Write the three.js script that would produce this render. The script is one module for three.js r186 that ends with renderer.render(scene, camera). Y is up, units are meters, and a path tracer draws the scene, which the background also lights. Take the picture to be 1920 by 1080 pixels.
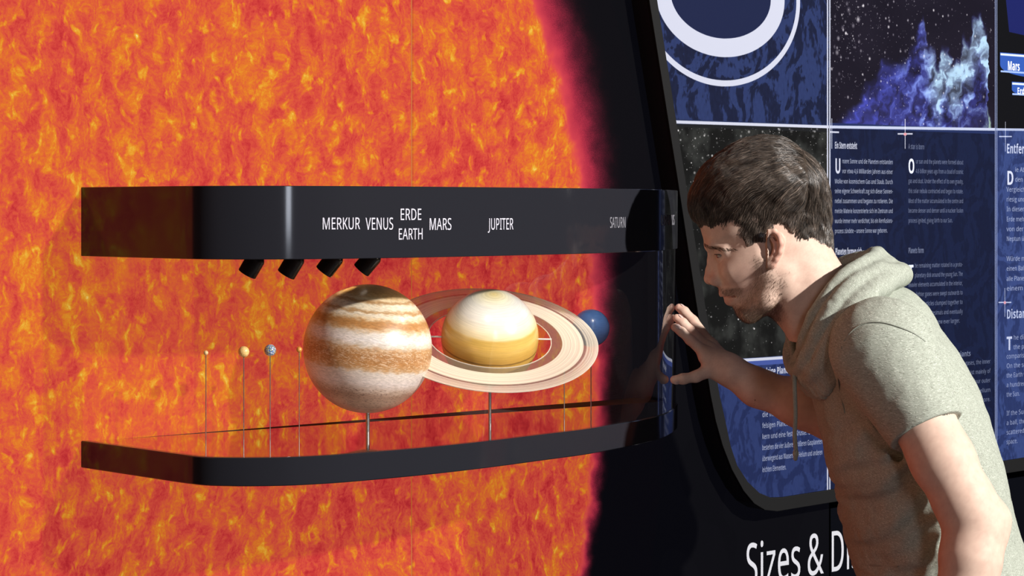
import * as THREE from 'three';
import { RectAreaLightUniformsLib } from 'three/addons/lights/RectAreaLightUniformsLib.js';
import { RoundedBoxGeometry } from 'three/addons/geometries/RoundedBoxGeometry.js';
import { TextGeometry } from 'three/addons/geometries/TextGeometry.js';
import { FontLoader } from 'three/addons/loaders/FontLoader.js';
import { mergeGeometries } from 'three/addons/utils/BufferGeometryUtils.js';
import { createNoise2D, createNoise3D } from 'simplex-noise';

// ---------------------------------------------------------------- camera, lights, exposure
const F = 3500, HORIZON = 390.5, EYE = 1.5, THETA = Math.atan(3500 / 4690), Z0 = 3.1215;
const COS = Math.cos(THETA), SIN = Math.sin(THETA), DIST = Z0 * COS;
const scene = new THREE.Scene();
scene.background = new THREE.Color(0x000000);
const camera = new THREE.PerspectiveCamera(2 * Math.atan(540 / F) * 180 / Math.PI, 16 / 9, 0.05, 60);
camera.position.set(0, EYE, DIST);
camera.rotation.y = -THETA;
camera.setViewOffset(1920, 1080, 0, 540 - HORIZON, 1920, 1080);
camera.updateProjectionMatrix();
const renderer = new THREE.WebGLRenderer({ antialias: true });
renderer.toneMapping = THREE.LinearToneMapping;
renderer.toneMappingExposure = 1.0;
renderer.shadowMap.enabled = true;
RectAreaLightUniformsLib.init();

const KEY_AT = [3.26, 3.32, 4.84], KEY_AIM = [1.95, 1.32, 0.15], KEY_POWER = 174;
const key = new THREE.SpotLight(0xfff9f3, KEY_POWER, 0, 0.62, 0.35, 2);
key.position.set(...KEY_AT); key.target.position.set(...KEY_AIM);
key.castShadow = true; key.shadow.radius = 3.5; key.shadow.mapSize.set(2048, 2048);
scene.add(key, key.target);
const STRIP_AT = [0.30, 2.02, 3.55], STRIP_AIM = [1.25, 1.45, 0.33], STRIP_GLOW = 9.5;
const strip = new THREE.RectAreaLight(0xe6eeff, STRIP_GLOW, 0.28, 1.2);
strip.position.set(...STRIP_AT); strip.lookAt(STRIP_AIM[0], STRIP_AT[1], STRIP_AIM[2]);
scene.add(strip);
const SOFT_AT = [-1.7, 2.3, 1.25], SOFT_AIM = [1.9, 1.4, 0.35], SOFT_GLOW = 2.6;
const soft = new THREE.RectAreaLight(0xffac78, SOFT_GLOW, 1.0, 0.8);  // added warm fill for the shaded face
soft.position.set(...SOFT_AT); soft.lookAt(...SOFT_AIM);
scene.add(soft);

// ---------------------------------------------------------------- helpers
const used = {};
function numbered(name) { const n = used[name] = (used[name] ?? -1) + 1; return n ? name + '_' + String(n).padStart(3, '0') : name; }
function tag(o, label, category, group) { o.userData.label = label; o.userData.category = category; if (group) o.userData.group = group; return o; }
function thing(name, label, category, at = [0, 0, 0], group) {
  const o = new THREE.Group(); o.name = numbered(name); o.position.set(...at); scene.add(o); return tag(o, label, category, group);
}
function part(name, geometry, material, parent = scene, label) {
  const m = new THREE.Mesh(geometry, material); m.name = parent === scene ? numbered(name) : uniqueIn(parent, name);
  m.castShadow = m.receiveShadow = true; parent.add(m); if (label) m.userData.label = label; return m;
}
function uniqueIn(parent, name) { let n = name, k = 0; while (parent.children.some((c) => c.name === n)) n = name + '_' + String(++k).padStart(3, '0'); return n; }
function structure(name, geometry, material, parent = scene) { const m = part(name, geometry, material, parent); if (parent === scene) m.userData.kind = 'structure'; return m; }
let seed = 1;
function rnd() { seed = (seed + 0x6d2b79f5) | 0; let t = Math.imul(seed ^ (seed >>> 15), 1 | seed); t = (t + Math.imul(t ^ (t >>> 7), 61 | t)) ^ t; return ((t ^ (t >>> 14)) >>> 0) / 4294967296; }
const noise2 = createNoise2D(rnd), noise3 = createNoise3D(rnd);
const clamp = (x, a = 0, b = 1) => Math.min(b, Math.max(a, x)), lerp = (a, b, t) => a + (b - a) * t;
const step = (a, b, x) => { const t = clamp((x - a) / (b - a)); return t * t * (3 - 2 * t); };
function fbm(x, y, n) { let s = 0, a = 0.5; for (let i = 0; i < n; i++) { s += a * noise2(x, y); x = x * 2.03 + 17.1; y = y * 2.03 - 9.7; a *= 0.5; } return s; }
function ramp(stops, t, out) {
  let i = 0; while (i < stops.length - 2 && t > stops[i + 1][0]) i++;
  const a = stops[i], b = stops[i + 1], k = clamp((t - a[0]) / (b[0] - a[0]));
  out[0] = lerp(a[1], b[1], k); out[1] = lerp(a[2], b[2], k); out[2] = lerp(a[3], b[3], k); return out;
}
// where the sight line through a pixel of the photograph meets the plane z = const of the room
function onPlane(px, py, z) {
  const a = (px - 960) / F, rx = a * COS + SIN, rz = a * SIN - COS, t = (z - DIST) / rz;
  return [rx * t, EYE - (py - HORIZON) / F * t, t];
}
function canvasTexture(w, h, paint, repeat) {
  const c = document.createElement('canvas'); c.width = w; c.height = h; paint(c.getContext('2d'), w, h);
  const t = new THREE.CanvasTexture(c); t.colorSpace = THREE.SRGBColorSpace; t.magFilter = THREE.LinearFilter;
  t.wrapS = t.wrapT = repeat ?? THREE.ClampToEdgeWrapping; return t;
}
function paintPixels(ctx, w, h, fn) {        // fn(u, v, out): u to the right, v upwards
  const im = ctx.getImageData(0, 0, w, h), d = im.data, o = [0, 0, 0];
  for (let y = 0, i = 0; y < h; y++) for (let x = 0; x < w; x++, i += 4) { fn((x + 0.5) / w, 1 - (y + 0.5) / h, o); d[i] = o[0]; d[i + 1] = o[1]; d[i + 2] = o[2]; d[i + 3] = 255; }
  ctx.putImageData(im, 0, 0);
}
const standard = (o) => new THREE.MeshStandardMaterial(o), physical = (o) => new THREE.MeshPhysicalMaterial(o);
function box(x0, x1, y0, y1, z0, z1) { return new THREE.BoxGeometry(x1 - x0, y1 - y0, z1 - z0).translate((x0 + x1) / 2, (y0 + y1) / 2, (z0 + z1) / 2); }
function uvFromXY(g, x0, x1, y0, y1) { const p = g.attributes.position, u = g.attributes.uv; for (let i = 0; i < p.count; i++) u.setXY(i, (p.getX(i) - x0) / (x1 - x0), (p.getY(i) - y0) / (y1 - y0)); return g; }
function plate(points, depth, bevel, z, holes = []) {       // an outline in x, y with a bevelled front, its front face at z
  const s = new THREE.Shape(points.map((p) => new THREE.Vector2(p[0], p[1])));
  for (const h of holes) s.holes.push(new THREE.Path(h.map((p) => new THREE.Vector2(p[0], p[1]))));
  const g = new THREE.ExtrudeGeometry(s, { depth: depth - 2 * bevel, bevelEnabled: bevel > 0, bevelThickness: bevel, bevelSize: bevel, bevelOffset: -bevel, bevelSegments: 2, steps: 1 });
  return g.translate(0, 0, z - depth + bevel);
}
function spline2(points, n, closed = false, tension = 0.5) {
  return new THREE.CatmullRomCurve3(points.map((p) => new THREE.Vector3(p[0], p[1], p[2] ?? 0)), closed, 'catmullrom', tension).getPoints(n);
}
// ---------------------------------------------------------------- the room
const M = {
  floor: standard({ color: new THREE.Color(0.05, 0.05, 0.055), roughness: 0.9 }),
  ceiling: standard({ color: new THREE.Color(0.05, 0.05, 0.05), roughness: 0.95 }),
  wall: standard({ color: new THREE.Color(0.075, 0.075, 0.08), roughness: 0.9 }),
  edge: standard({ color: new THREE.Color(0.02, 0.02, 0.022), roughness: 0.6 }),
  navy: physical({ color: new THREE.Color(0.0019, 0.0023, 0.0042), roughness: 0.9, specularIntensity: 0.05 }),
};
const RX0 = -3.2, RX1 = 5.6, RZ1 = 6.4, RY = 3.8;
structure('floor', box(RX0 - 0.2, RX1 + 0.2, -0.2, 0, -0.3, RZ1 + 0.2), M.floor);
structure('ceiling', box(RX0 - 0.2, RX1 + 0.2, RY, RY + 0.2, -0.3, RZ1 + 0.2), M.ceiling);
structure('wall_left', box(RX0 - 0.2, RX0, 0, RY, -0.3, RZ1), M.wall);
structure('wall_right', box(RX1, RX1 + 0.2, 0, RY, -0.3, RZ1), M.wall);
structure('wall_front', box(RX0, RX1, 0, RY, RZ1, RZ1 + 0.2), M.wall);
const back = structure('wall_back', box(RX0, RX1, 0, RY, -0.3, -0.014), M.navy);

// the printed sun, laid out on the boards of the back wall in metres
const LIMB = [onPlane(1000, 0, 0), onPlane(1113, 560, 0), onPlane(1086, 1080, 0)];
const SUN = (() => {
  const [a, b, c] = LIMB, d = 2 * (a[0] * (b[1] - c[1]) + b[0] * (c[1] - a[1]) + c[0] * (a[1] - b[1])), q = (p) => p[0] * p[0] + p[1] * p[1];
  const x = (q(a) * (b[1] - c[1]) + q(b) * (c[1] - a[1]) + q(c) * (a[1] - b[1])) / d, y = (q(a) * (c[0] - b[0]) + q(b) * (a[0] - c[0]) + q(c) * (b[0] - a[0])) / d;
  return { x, y, r: Math.hypot(a[0] - x, a[1] - y) };
})();
const FIRE = [[0, 182, 36, 46], [0.18, 208, 58, 58], [0.36, 223, 82, 64], [0.5, 229, 104, 54], [0.63, 234, 128, 42], [0.77, 238, 158, 44], [0.9, 244, 196, 74], [1, 253, 234, 170]];
function sunColour(x, y, o) {
  const dx = x - SUN.x, dy = y - SUN.y, rho = Math.hypot(dx, dy), out = rho - SUN.r;
  if (out < 0.16) {
    // fibres run up the disc and lean with its curve; patches, threads and grains lie along them
    const lean = 0.22 * noise2(x * 1.1 + 5, y * 1.2) + 0.10 * noise2(x * 4, y * 3 + 2), sx = x + lean * (y - 1.3) * 0.35;
    const wx = 0.009 * fbm(x * 18, y * 15, 3), wy = 0.013 * fbm(x * 16 + 40, y * 13 + 9, 3), X = sx + wx, Y = y + wy;
    const big = fbm(X * 5 + 3, Y * 3.4, 2), patch = fbm(X * 22, Y * 13.5, 6), bloom = fbm(X * 34 + 11, Y * 21 + 4, 5), thread = 1 - Math.abs(noise2(X * 80 + 9, Y * 34)) * 1.6;
    const grain = 0.45 * noise2(sx * 190 + wx * 300, y * 150) + 0.55 * noise2(sx * 480, y * 400);
    let v = 0.405 + 0.16 * big + 0.33 * patch + 0.05 * thread + 0.125 * grain + 0.80 * Math.max(0, bloom - 0.18) + 0.13 * fbm(X * 120, Y * 80, 3);
    v -= 0.13 * step(1.44, 1.60, x + 0.06 * big) * step(1.16, 1.22, y) * (1 - step(1.42, 1.47, y)) + 0.06 * (1 - step(0.9, 1.3, y + 0.15 * big)) - 0.06 * step(1.5, 1.36, x) * step(1.14, 1.2, y) * (1 - step(1.42, 1.5, y));  // redder inside the case: print tone with the shade of the lid painted in
    v += 0.06 * step(-0.13, -0.02, out);
    if (v > 0.74) v = 0.74 + (v - 0.74) * 0.62;
    ramp(FIRE, clamp(v), o);
    const rim = out + 0.012 * fbm(x * 14, y * 14, 3);
    if (rim > -0.014) {                                      // the printed rim: pink, then grainy dark red, then black
      const k = step(-0.014, 0.008, rim), speck = (noise2(x * 900, y * 900) + noise2(x * 1700, y * 1700)) * 0.5;
      const reach = 0.03 + 0.075 * step(1.0, 1.75, y), t = clamp(rim / reach + 0.22 * speck * step(0, 0.3, rim / reach));
      const pink = ramp([[0, 226, 74, 84], [0.25, 176, 46, 70], [0.55, 84, 24, 40], [0.85, 24, 12, 19], [1, 12, 11, 17]], t, [0, 0, 0]);
      for (let c = 0; c < 3; c++) o[c] = lerp(o[c], pink[c], k);
    }
  } else {
    const s = 1.5 * fbm(x * 3, y * 2, 2); o[0] = 11 + s; o[1] = 11 + s; o[2] = 17 + s;
  }
}
const BW = 0.96, BX = [0.707, 1.667, 2.627], BY0 = 0.70, BY1 = 2.05;
const SUN_GLOW = 0.74, SUN_FILM = 0.13;                      // the sun is a light box: a printed film lit from behind
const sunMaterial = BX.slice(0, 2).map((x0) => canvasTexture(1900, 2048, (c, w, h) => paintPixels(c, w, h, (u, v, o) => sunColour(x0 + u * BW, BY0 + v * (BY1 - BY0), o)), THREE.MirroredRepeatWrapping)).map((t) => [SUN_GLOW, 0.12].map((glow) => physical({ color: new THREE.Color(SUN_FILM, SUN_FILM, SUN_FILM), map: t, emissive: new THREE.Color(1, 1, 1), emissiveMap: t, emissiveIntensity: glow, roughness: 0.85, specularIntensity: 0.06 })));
function board(x0, y0, y1, material, name) {
  const e = 0.0019, g = plate([[x0 + e, y0 + e], [x0 + BW - e, y0 + e], [x0 + BW - e, y1 - e], [x0 + e, y1 - e]], 0.013, 0.0012, 0);
  part(name, uvFromXY(g, x0, x0 + BW, BY0, BY1), material, back);
}
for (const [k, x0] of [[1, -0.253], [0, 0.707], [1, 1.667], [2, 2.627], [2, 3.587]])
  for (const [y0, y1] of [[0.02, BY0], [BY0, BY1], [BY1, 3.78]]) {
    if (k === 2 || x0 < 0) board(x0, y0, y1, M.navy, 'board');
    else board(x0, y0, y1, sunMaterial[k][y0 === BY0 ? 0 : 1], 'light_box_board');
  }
// light leaks through the narrow joint between two light boxes
part('light_box_joint', box(1.667 - 0.0013, 1.667 + 0.0002, 0.03, 3.77, -0.006, -0.0012), standard({ color: new THREE.Color(0.1, 0.03, 0.01), emissive: new THREE.Color(1, 0.27, 0.05), emissiveIntensity: 0.42, roughness: 0.9 }), back);
// the lamps of the light box, as far as it runs above and below the middle row of boards
for (const [x0, x1, y0, y1] of [[0.72, 1.75, BY1 + 0.02, 3.1], [0.72, 1.72, 0.06, BY0 - 0.02]]) {
  const l = new THREE.RectAreaLight(new THREE.Color(0.72, 0.13, 0.045), SUN_GLOW - 0.12, x1 - x0, y1 - y0);
  l.position.set((x0 + x1) / 2, (y0 + y1) / 2, 0.004); l.lookAt((x0 + x1) / 2, (y0 + y1) / 2, 1); scene.add(l);
}

const fontBold = await new FontLoader().loadAsync('fonts/droid/droid_sans_bold.typeface.json');
const fontPlain = await new FontLoader().loadAsync('fonts/droid/droid_sans_regular.typeface.json');
function letters(text, font, height, width, depth) {       // lettering of a given cap height and overall width, its lower left corner at the origin
  const g = new TextGeometry(text, { font, size: height, depth, curveSegments: 6, bevelEnabled: false });
  g.computeBoundingBox(); const b = g.boundingBox;
  return g.translate(-b.min.x, 0, 0).scale(width ? width / (b.max.x - b.min.x) : 1, 1, 1);
}
const whiteInk = standard({ color: new THREE.Color(0.47, 0.49, 0.55), roughness: 0.6 });
{
  const l = onPlane(1399, 1079, 0), r = onPlane(1500, 1079, 0), cap = onPlane(1572, 994, 0)[1] - onPlane(1572, 1070, 0)[1], base = onPlane(1560, 1072, 0)[1];
  const unit = letters('Sizes', fontPlain, cap / 1.0, r[0] - l[0], 0.0008);
  const t = thing('wall_lettering', 'large white lettering on the dark wall below the framed panel', 'lettering', [0, base, 0]);
  part('word', unit.translate(l[0], 0, 0), whiteInk, t);
  const a0 = onPlane(1514, 1076, 0)[0], a1 = onPlane(1544, 1076, 0)[0];
  part('ampersand', letters('&', fontPlain, cap, a1 - a0, 0.0008).translate(a0, 0, 0), whiteInk, t);
  const d0 = onPlane(1559, 1070, 0)[0];
  part('word', letters('Distances', fontPlain, cap, (r[0] - l[0]) * 1.86, 0.0008).translate(d0, 0, 0), whiteInk, t);
}

// ---------------------------------------------------------------- the framed information panel
const PZ = 0.045;
const P = (px, py) => onPlane(px, py, PZ);
{
  const outer = [[1180, -215], [1215, 0], [1242, 170], [1269, 340], [1303, 565], [1330, 740], [1340, 790], [1353, 836], [1370, 880], [1392, 920], [1412, 944], [1432, 956], [1455, 958.5], [1500, 951], [1561, 941], [1700, 917], [1867, 890], [2060, 860], [2060, -215]].map(([x, y]) => P(x, y));
  const inner = [[1196, -195], [1230, 0], [1258, 176], [1283.5, 340], [1319, 565], [1347, 740], [1357, 784], [1368, 836], [1380, 872], [1400, 903], [1422, 924], [1443, 932.5], [1465, 932], [1561, 917], [1700, 894], [1867, 866], [2044, 838], [2044, -195]].map(([x, y]) => P(x, y));
  const panel = thing('information_panel', 'blue and black printed information panel in a slanted dark frame', 'display panel', [0, 0, 0]);
  const dark = standard({ color: new THREE.Color(0.012, 0.011, 0.013), roughness: 0.3 }), grey = physical({ color: new THREE.Color(0.0095, 0.0098, 0.0105), roughness: 0.6, specularIntensity: 0.15 });
  const cut = (a, b, t) => [lerp(a[0], b[0], t), lerp(a[1], b[1], t)];
  part('panel_body', plate(outer, 0.0438, 0.002, 0.0438), dark, panel);
  part('frame', plate(outer, 0.008, 0.001, 0.0485, [inner.slice().reverse()]), grey, panel);
  // three printed sheets, side by side
  const XA = P(1554.5, HORIZON)[0], XB = P(1867, HORIZON)[0], YT = P(1700, -260)[1], YB = P(1560, 960)[1], XL = P(1180, 0)[0], XR = P(2060, 0)[0];
  function clipX(poly, x, keepLeft) {
    const r = [], inside = (p) => (keepLeft ? p[0] <= x : p[0] >= x);
    poly.forEach((p, i) => { const q = poly[(i + 1) % poly.length]; if (inside(p)) r.push(p); if (inside(p) !== inside(q)) r.push(cut(p, q, (x - p[0]) / (q[0] - p[0]))); });
    return r;
  }
  function sheet(x0, x1, w, paint) {
    const g = plate(clipX(clipX(inner, x1 - 0.0004, true), x0 + 0.0004, false), 0.002, 0.0003, 0.0452);
    const h = 2048, sx = w / (x1 - x0), sy = h / (YT - YB);
    const tex = canvasTexture(w, h, (c) => {
      const at = (px, py) => { const p = P(px, py); return [(p[0] - x0) * sx, (YT - p[1]) * sy]; };
      paint(c, at, w, h, x0, sx, sy);
    });
    part('printed_sheet', uvFromXY(g, x0, x1, YB, YT), physical({ color: new THREE.Color(0.80, 0.80, 0.83), map: tex, roughness: 0.7, specularIntensity: 0.12 }), panel);
  }
  // tools for the prints
  const quad = (c, at, pts, style) => { c.fillStyle = style; c.beginPath(); pts.forEach(([x, y], i) => c[i ? 'lineTo' : 'moveTo'](...at(x, y))); c.fill(); };
  const line = (c, at, pts, width, style) => { c.strokeStyle = style; c.lineWidth = width; c.beginPath(); pts.forEach(([x, y], i) => c[i ? 'lineTo' : 'moveTo'](...at(x, y))); c.stroke(); };
  function words(c, at, text, px0, py, px1, size, style, bold) {         // one line of print between two places
    const a = at(px0, py), b = at(px1, py), top = at(px0, py - size);
    c.font = (bold ? 'bold ' : '') + (a[1] - top[1]) / 0.72 + 'px sans-serif'; c.fillStyle = style; c.textBaseline = 'alphabetic';
    const wide = c.measureText(text).width; c.save(); c.translate(a[0], a[1]); c.scale((b[0] - a[0]) / wide, 1); c.fillText(text, 0, 0); c.restore();
  }
  function block(c, at, lines, px0, py, px1, pitch, size, style, fall = 0) { lines.forEach((t, i) => t && words(c, at, t[0], t[1] ?? px0, py + pitch * i + fall, t[2] ?? px1, size, style)); }
  function rock(c, at, x, y, x1, y1, dark_, light, sx, sy, contrast = 1) {  // two-tone crumpled ground of the printed sheets
    const a = at(x, y), b = at(x1, y1), ax = Math.max(0, Math.floor(a[0])), ay = Math.max(0, Math.floor(a[1])), w = Math.min(c.canvas.width, Math.ceil(b[0])) - ax, h = Math.min(2048, Math.ceil(b[1])) - ay;
    const im = c.getImageData(ax, ay, w, h), d = im.data;
    for (let j = 0, i = 0; j < h; j++) for (let k = 0; k < w; k++, i += 4) {
      const u = (ax + k) / sx, v = (ay + j) / sy, wob = 0.03 * noise2(u * 8 + x, v * 8);
      const n = fbm((u + v * 0.28 + wob) * 26 + x, (v * 0.55 - u * 0.12 + wob) * 22, 5) + 0.34 * fbm(u * 90, v * 40, 3);
      const t = lerp(0.5, step(-0.16, 0.14, n), contrast) * 0.85 + 0.15 * (0.5 + 0.5 * noise2(u * 120, v * 60));
      for (let q = 0; q < 3; q++) d[i + q] = lerp(dark_[q], light[q], t);
      d[i + 3] = 255;
    }
    c.putImageData(im, ax, ay);
  }
  function stars(c, at, x0, y0, x1, y1, n, big, tone = '255,255,255') {
    for (let i = 0; i < n; i++) {
      const [x, y] = at(lerp(x0, x1, rnd()), lerp(y0, y1, rnd())), s = 0.8 + big * Math.pow(rnd(), 5), a = 0.25 + 0.7 * rnd() * rnd(), wide = 1.45;
      c.save(); c.translate(x, y); c.scale(wide, 1); const g = c.createRadialGradient(0, 0, 0, 0, 0, s * 1.8); g.addColorStop(0, `rgba(${tone},${a})`); g.addColorStop(0.4, `rgba(${tone},${a * 0.7})`); g.addColorStop(1, `rgba(${tone},0)`);
      c.fillStyle = g; c.fillRect(-s * 3, -s * 3, s * 6, s * 6); c.restore();
    }
  }
  const WHITE = '#b2b8c8', SOFT = 'rgba(172,180,198,0.86)', DIM = 'rgba(158,168,190,0.58)';
  // left sheet: rings, dark star field, blue ground with print
  sheet(XL, XA, 1024, (c, at, w, h, x0, sx, sy) => {
    c.fillStyle = '#1d2748'; c.fillRect(0, 0, w, h);
    rock(c, at, 1180, -260, 1556, 234, [15, 21, 45], [36, 49, 90], sx, sy);
    const [cx, cy] = at(1353, -9), ex = (px, py) => [Math.abs(at(1353 + px, -9)[0] - cx), Math.abs(at(1353, -9 + py)[1] - cy)];
    const ring = (ax, ay, bx, by) => { c.fillStyle = WHITE; c.beginPath(); c.ellipse(cx, cy, ...ex(ax, ay), 0, 0, 7); c.ellipse(cx, cy, ...ex(bx, by), 0, 7, 0, true); c.fill('evenodd'); };
    ring(147, 171, 140, 159.5);
    c.fillStyle = '#151d3c'; c.beginPath(); c.ellipse(cx, cy, ...ex(100, 84), 0, 0, 7); c.fill();
    ring(118, 116, 92, 81);
    quad(c, at, [[1200, 231], [1556, 238], [1556, 664], [1200, 690]], '#16181b');
    { // pale dust over the star field
      const a = at(1256, 238), b = at(1556, 664), W = Math.ceil(b[0] - a[0]), H = Math.ceil(b[1] - a[1]), im = c.getImageData(a[0] | 0, a[1] | 0, W, H), d = im.data;
      for (let j = 0, i = 0; j < H; j++) for (let k = 0; k < W; k++, i += 4) {
        const n = fbm(k / 150, j / 150 + 3, 4), t = clamp(n * 1.5 + 0.26) * 0.74, g = noise2(k / 3, j / 3) * 5;
        d[i] = 11 + 40 * t + g; d[i + 1] = 12 + 42 * t + g; d[i + 2] = 12 + 40 * t + g;
      }
      c.putImageData(im, a[0] | 0, a[1] | 0);
    }
    stars(c, at, 1262, 240, 1550, 330, 320, 3.2); stars(c, at, 1270, 330, 1550, 660, 420, 1.6);
    rock(c, at, 1330, 676, 1556, 960, [23, 33, 70], [39, 53, 98], sx, sy, 0.75);
    quad(c, at, [[1200, 684], [1556, 664], [1556, 676], [1200, 700]], '#3b4c8c');
    line(c, at, [[1240, 227.7], [1556, 238]], 9, WHITE); line(c, at, [[1330, 679.5], [1556, 665]], 9, WHITE);
    line(c, at, [[1551.5, -220], [1551.5, 960]], 7, WHITE);
    words(c, at, 'Felsige Planeten und Gasriesen', 1427, 703, 1547, 13, WHITE, true);
    block(c, at, [['Um die junge Sonne entstanden'], ['zunächst vier kleinere Planeten:'], ['die inneren, aus Metall und Fels'], ['felsigen Planeten mit einem Metall-'], ['kern und eine feste Kruste. Dagegen'], ['bestehen die vier äußeren größeren Gasplaneten'], ['überwiegend aus Wasserstoff, Helium und anderen'], ['leichten Elementen.', 1429, 1474]], 1429, 741, 1542, 20.6, 9.5, SOFT);
  });
  // middle sheet: nebula picture and the two columns of print
  sheet(XA, XB, 1280, (c, at, w, h, x0, sx, sy) => {
    c.fillStyle = '#1c2850'; c.fillRect(0, 0, w, h);
    rock(c, at, 1554, 240, 1868, 960, [12, 18, 41], [19, 28, 58], sx, sy, 0.55);
    const a = at(1554, -260), b = at(1868, 242), W = w, H = Math.ceil(b[1]), im = c.getImageData(0, 0, W, H), d = im.data;
    const top = [[1554, 250], [1590, 215], [1625, 160], [1655, 112], [1690, 118], [1706, 85], [1722, 26], [1732, 80], [1745, 92], [1754, 115], [1763, 82], [1774, 84], [1780, 110], [1794, 100], [1803, 58], [1812, 70], [1825, 20], [1836, 4], [1843, 30], [1851, 48], [1845, 110], [1840, 150], [1868, 250]];
    const crest = (px) => { let i = 0; while (i < top.length - 2 && px > top[i + 1][0]) i++; const [x1, y1] = top[i], [x2, y2] = top[i + 1], t = clamp((px - x1) / (x2 - x1)); return lerp(y1, y2, t * t * (3 - 2 * t)); };
    const mapX = (k) => 1554.5 + (k / W) * 312.5, y0 = at(1700, 0)[1], y240 = at(1700, 240)[1];
    for (let j = 0, i = 0; j < H; j++) for (let k = 0; k < W; k++, i += 4) {
      const px = mapX(k), py = (j - y0) / (y240 - y0) * 240, wx = 10 * fbm(px / 34, py / 48, 3), wy = 12 * fbm(px / 36 + 9, py / 40, 3);
      const depth = py - crest(px + wx * 0.7) + wy, cloud = step(-10, 26, depth) * step(-30, 30, py);
      const wisp = fbm((px + 1.5 * wx + 0.25 * py) / 34, (py + wy) / 62, 5), core = clamp((0.62 + 0.7 * wisp) * step(0, 20, depth) * (1 - step(50, 150, depth)) * step(1716, 1756, px + wx) + 0.9 * Math.max(0, wisp) * step(1620, 1740, px));
      const dark_ = noise2(px / 120, py / 120) * 4, blue = cloud * clamp(0.62 + wisp * 0.8) * (1 - 0.65 * step(1775, 1868, px) * step(160, 240, py));
      d[i] = 18 + dark_ + blue * 40 + core * cloud * 96; d[i + 1] = 15 + dark_ + blue * 50 + core * cloud * 122; d[i + 2] = 28 + dark_ + blue * 130 + core * cloud * 66; d[i + 3] = 255;
    }
    c.putImageData(im, 0, 0);
    stars(c, at, 1556, -200, 1866, 238, 800, 3.2); stars(c, at, 1556, -200, 1720, 170, 420, 3.4); stars(c, at, 1556, 0, 1620, 100, 60, 6);
    line(c, at, [[1554, 238], [1868, 242.6]], 9, '#a9b3ca'); line(c, at, [[1866, -220], [1866, 960]], 6, '#7d8aae'); line(c, at, [[1555.8, -220], [1555.8, 960]], 8, '#b3bbcd');
    const cross = (x, y, r, v, tone) => { line(c, at, [[x - r, y], [x + r, y]], 4.5, tone); line(c, at, [[x, y - v], [x, y + v]], 4.5, tone); };
    line(c, at, [[1545, 247], [1573, 248]], 5, WHITE); line(c, at, [[1559.5, 222], [1559.5, 279]], 5, SOFT);
    cross(1697, 251, 14, 28, 'rgba(222,226,236,0.8)'); quad(c, at, [[1694.5, 249], [1699.5, 249], [1699.5, 254], [1694.5, 254]], '#c98b92');
    words(c, at, 'Ein Stern entsteht', 1565, 278.5, 1607, 12.5, WHITE, true); words(c, at, 'A star is born', 1703, 279.5, 1733, 10, DIM);
    words(c, at, 'U', 1565, 325, 1577, 29, WHITE, true); words(c, at, 'O', 1702.5, 325, 1715, 28, '#ccd5ea', true);
    block(c, at, [['nsere Sonne und die Planeten entstanden', 1579], ['vor etwa 4,6 Milliarden Jahren aus einer', 1579], ['Wolke von kosmischem Gas und Staub. Durch'], ['seine eigene Schwerkraft zog sich dieser Sonnen-'], ['nebel zusammen und begann zu rotieren. Die'], ['meiste Materie konzentrierte sich im Zentrum und'], ['wurde immer mehr verdichtet, bis ein Kernfusions-'], ['prozess zündete – unsere Sonne war geboren.', 1565, 1664]], 1565, 306.5, 1674, 18.7, 8.6, SOFT);
    block(c, at, [['ur sun and the planets were formed about', 1717], ['4.6 billion years ago from a cloud of cosmic', 1717], ['gas and dust. Under the effect of its own gravity,'], ['this solar nebula contracted and began to rotate.'], ['Most of the matter accumulated in the centre and'], ['became denser and denser until a nuclear fusion'], ['process ignited, giving birth to our Sun.', 1703, 1786]], 1703, 306.5, 1806, 18.5, 8.2, DIM);
    words(c, at, 'Planeten formen sich', 1566, 478, 1616, 12.5, WHITE, true); words(c, at, 'Planets form', 1703, 475, 1732, 10.5, DIM, true);
    block(c, at, [['Die restliche Materie rotierte in einer Scheibe'], ['um die junge Sonne. Im Inneren sammelten sich'], ['schwere Elemente, außen blieben leichte Gase.'], ['So formten sich nach und nach die Planeten.']], 1566, 506, 1674, 18.5, 8.6, SOFT);
    words(c, at, 'T', 1703, 524, 1713, 28, '#ccd5ea', true);
    block(c, at, [['he remaining matter rotated in a proto-', 1715], ['planetary disk around the young Sun. The', 1715], ['heavier elements accumulated in the interior,'], ['while lighter gases were swept outwards to'], ['the outer particles clumped together to'], ['form rocks, planetesimals and eventually'], ['the planets. They grew ever larger.', 1703, 1800]], 1703, 502.5, 1805, 18, 8.2, DIM);
    words(c, at, 'Rocky planets and gas giants', 1703, 676, 1820, 10.5, DIM, true);
    block(c, at, [['Close to the Sun it was too hot for gases, the inner'], ['planets are therefore small and consist mainly of'], ['rock and metal with a solid crust. The four outer'], ['planets are large balls of hydrogen, helium'], ['and other light elements surrounding a core.']], 1703, 693, 1857, 18.5, 8.2, DIM);
  });
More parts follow.
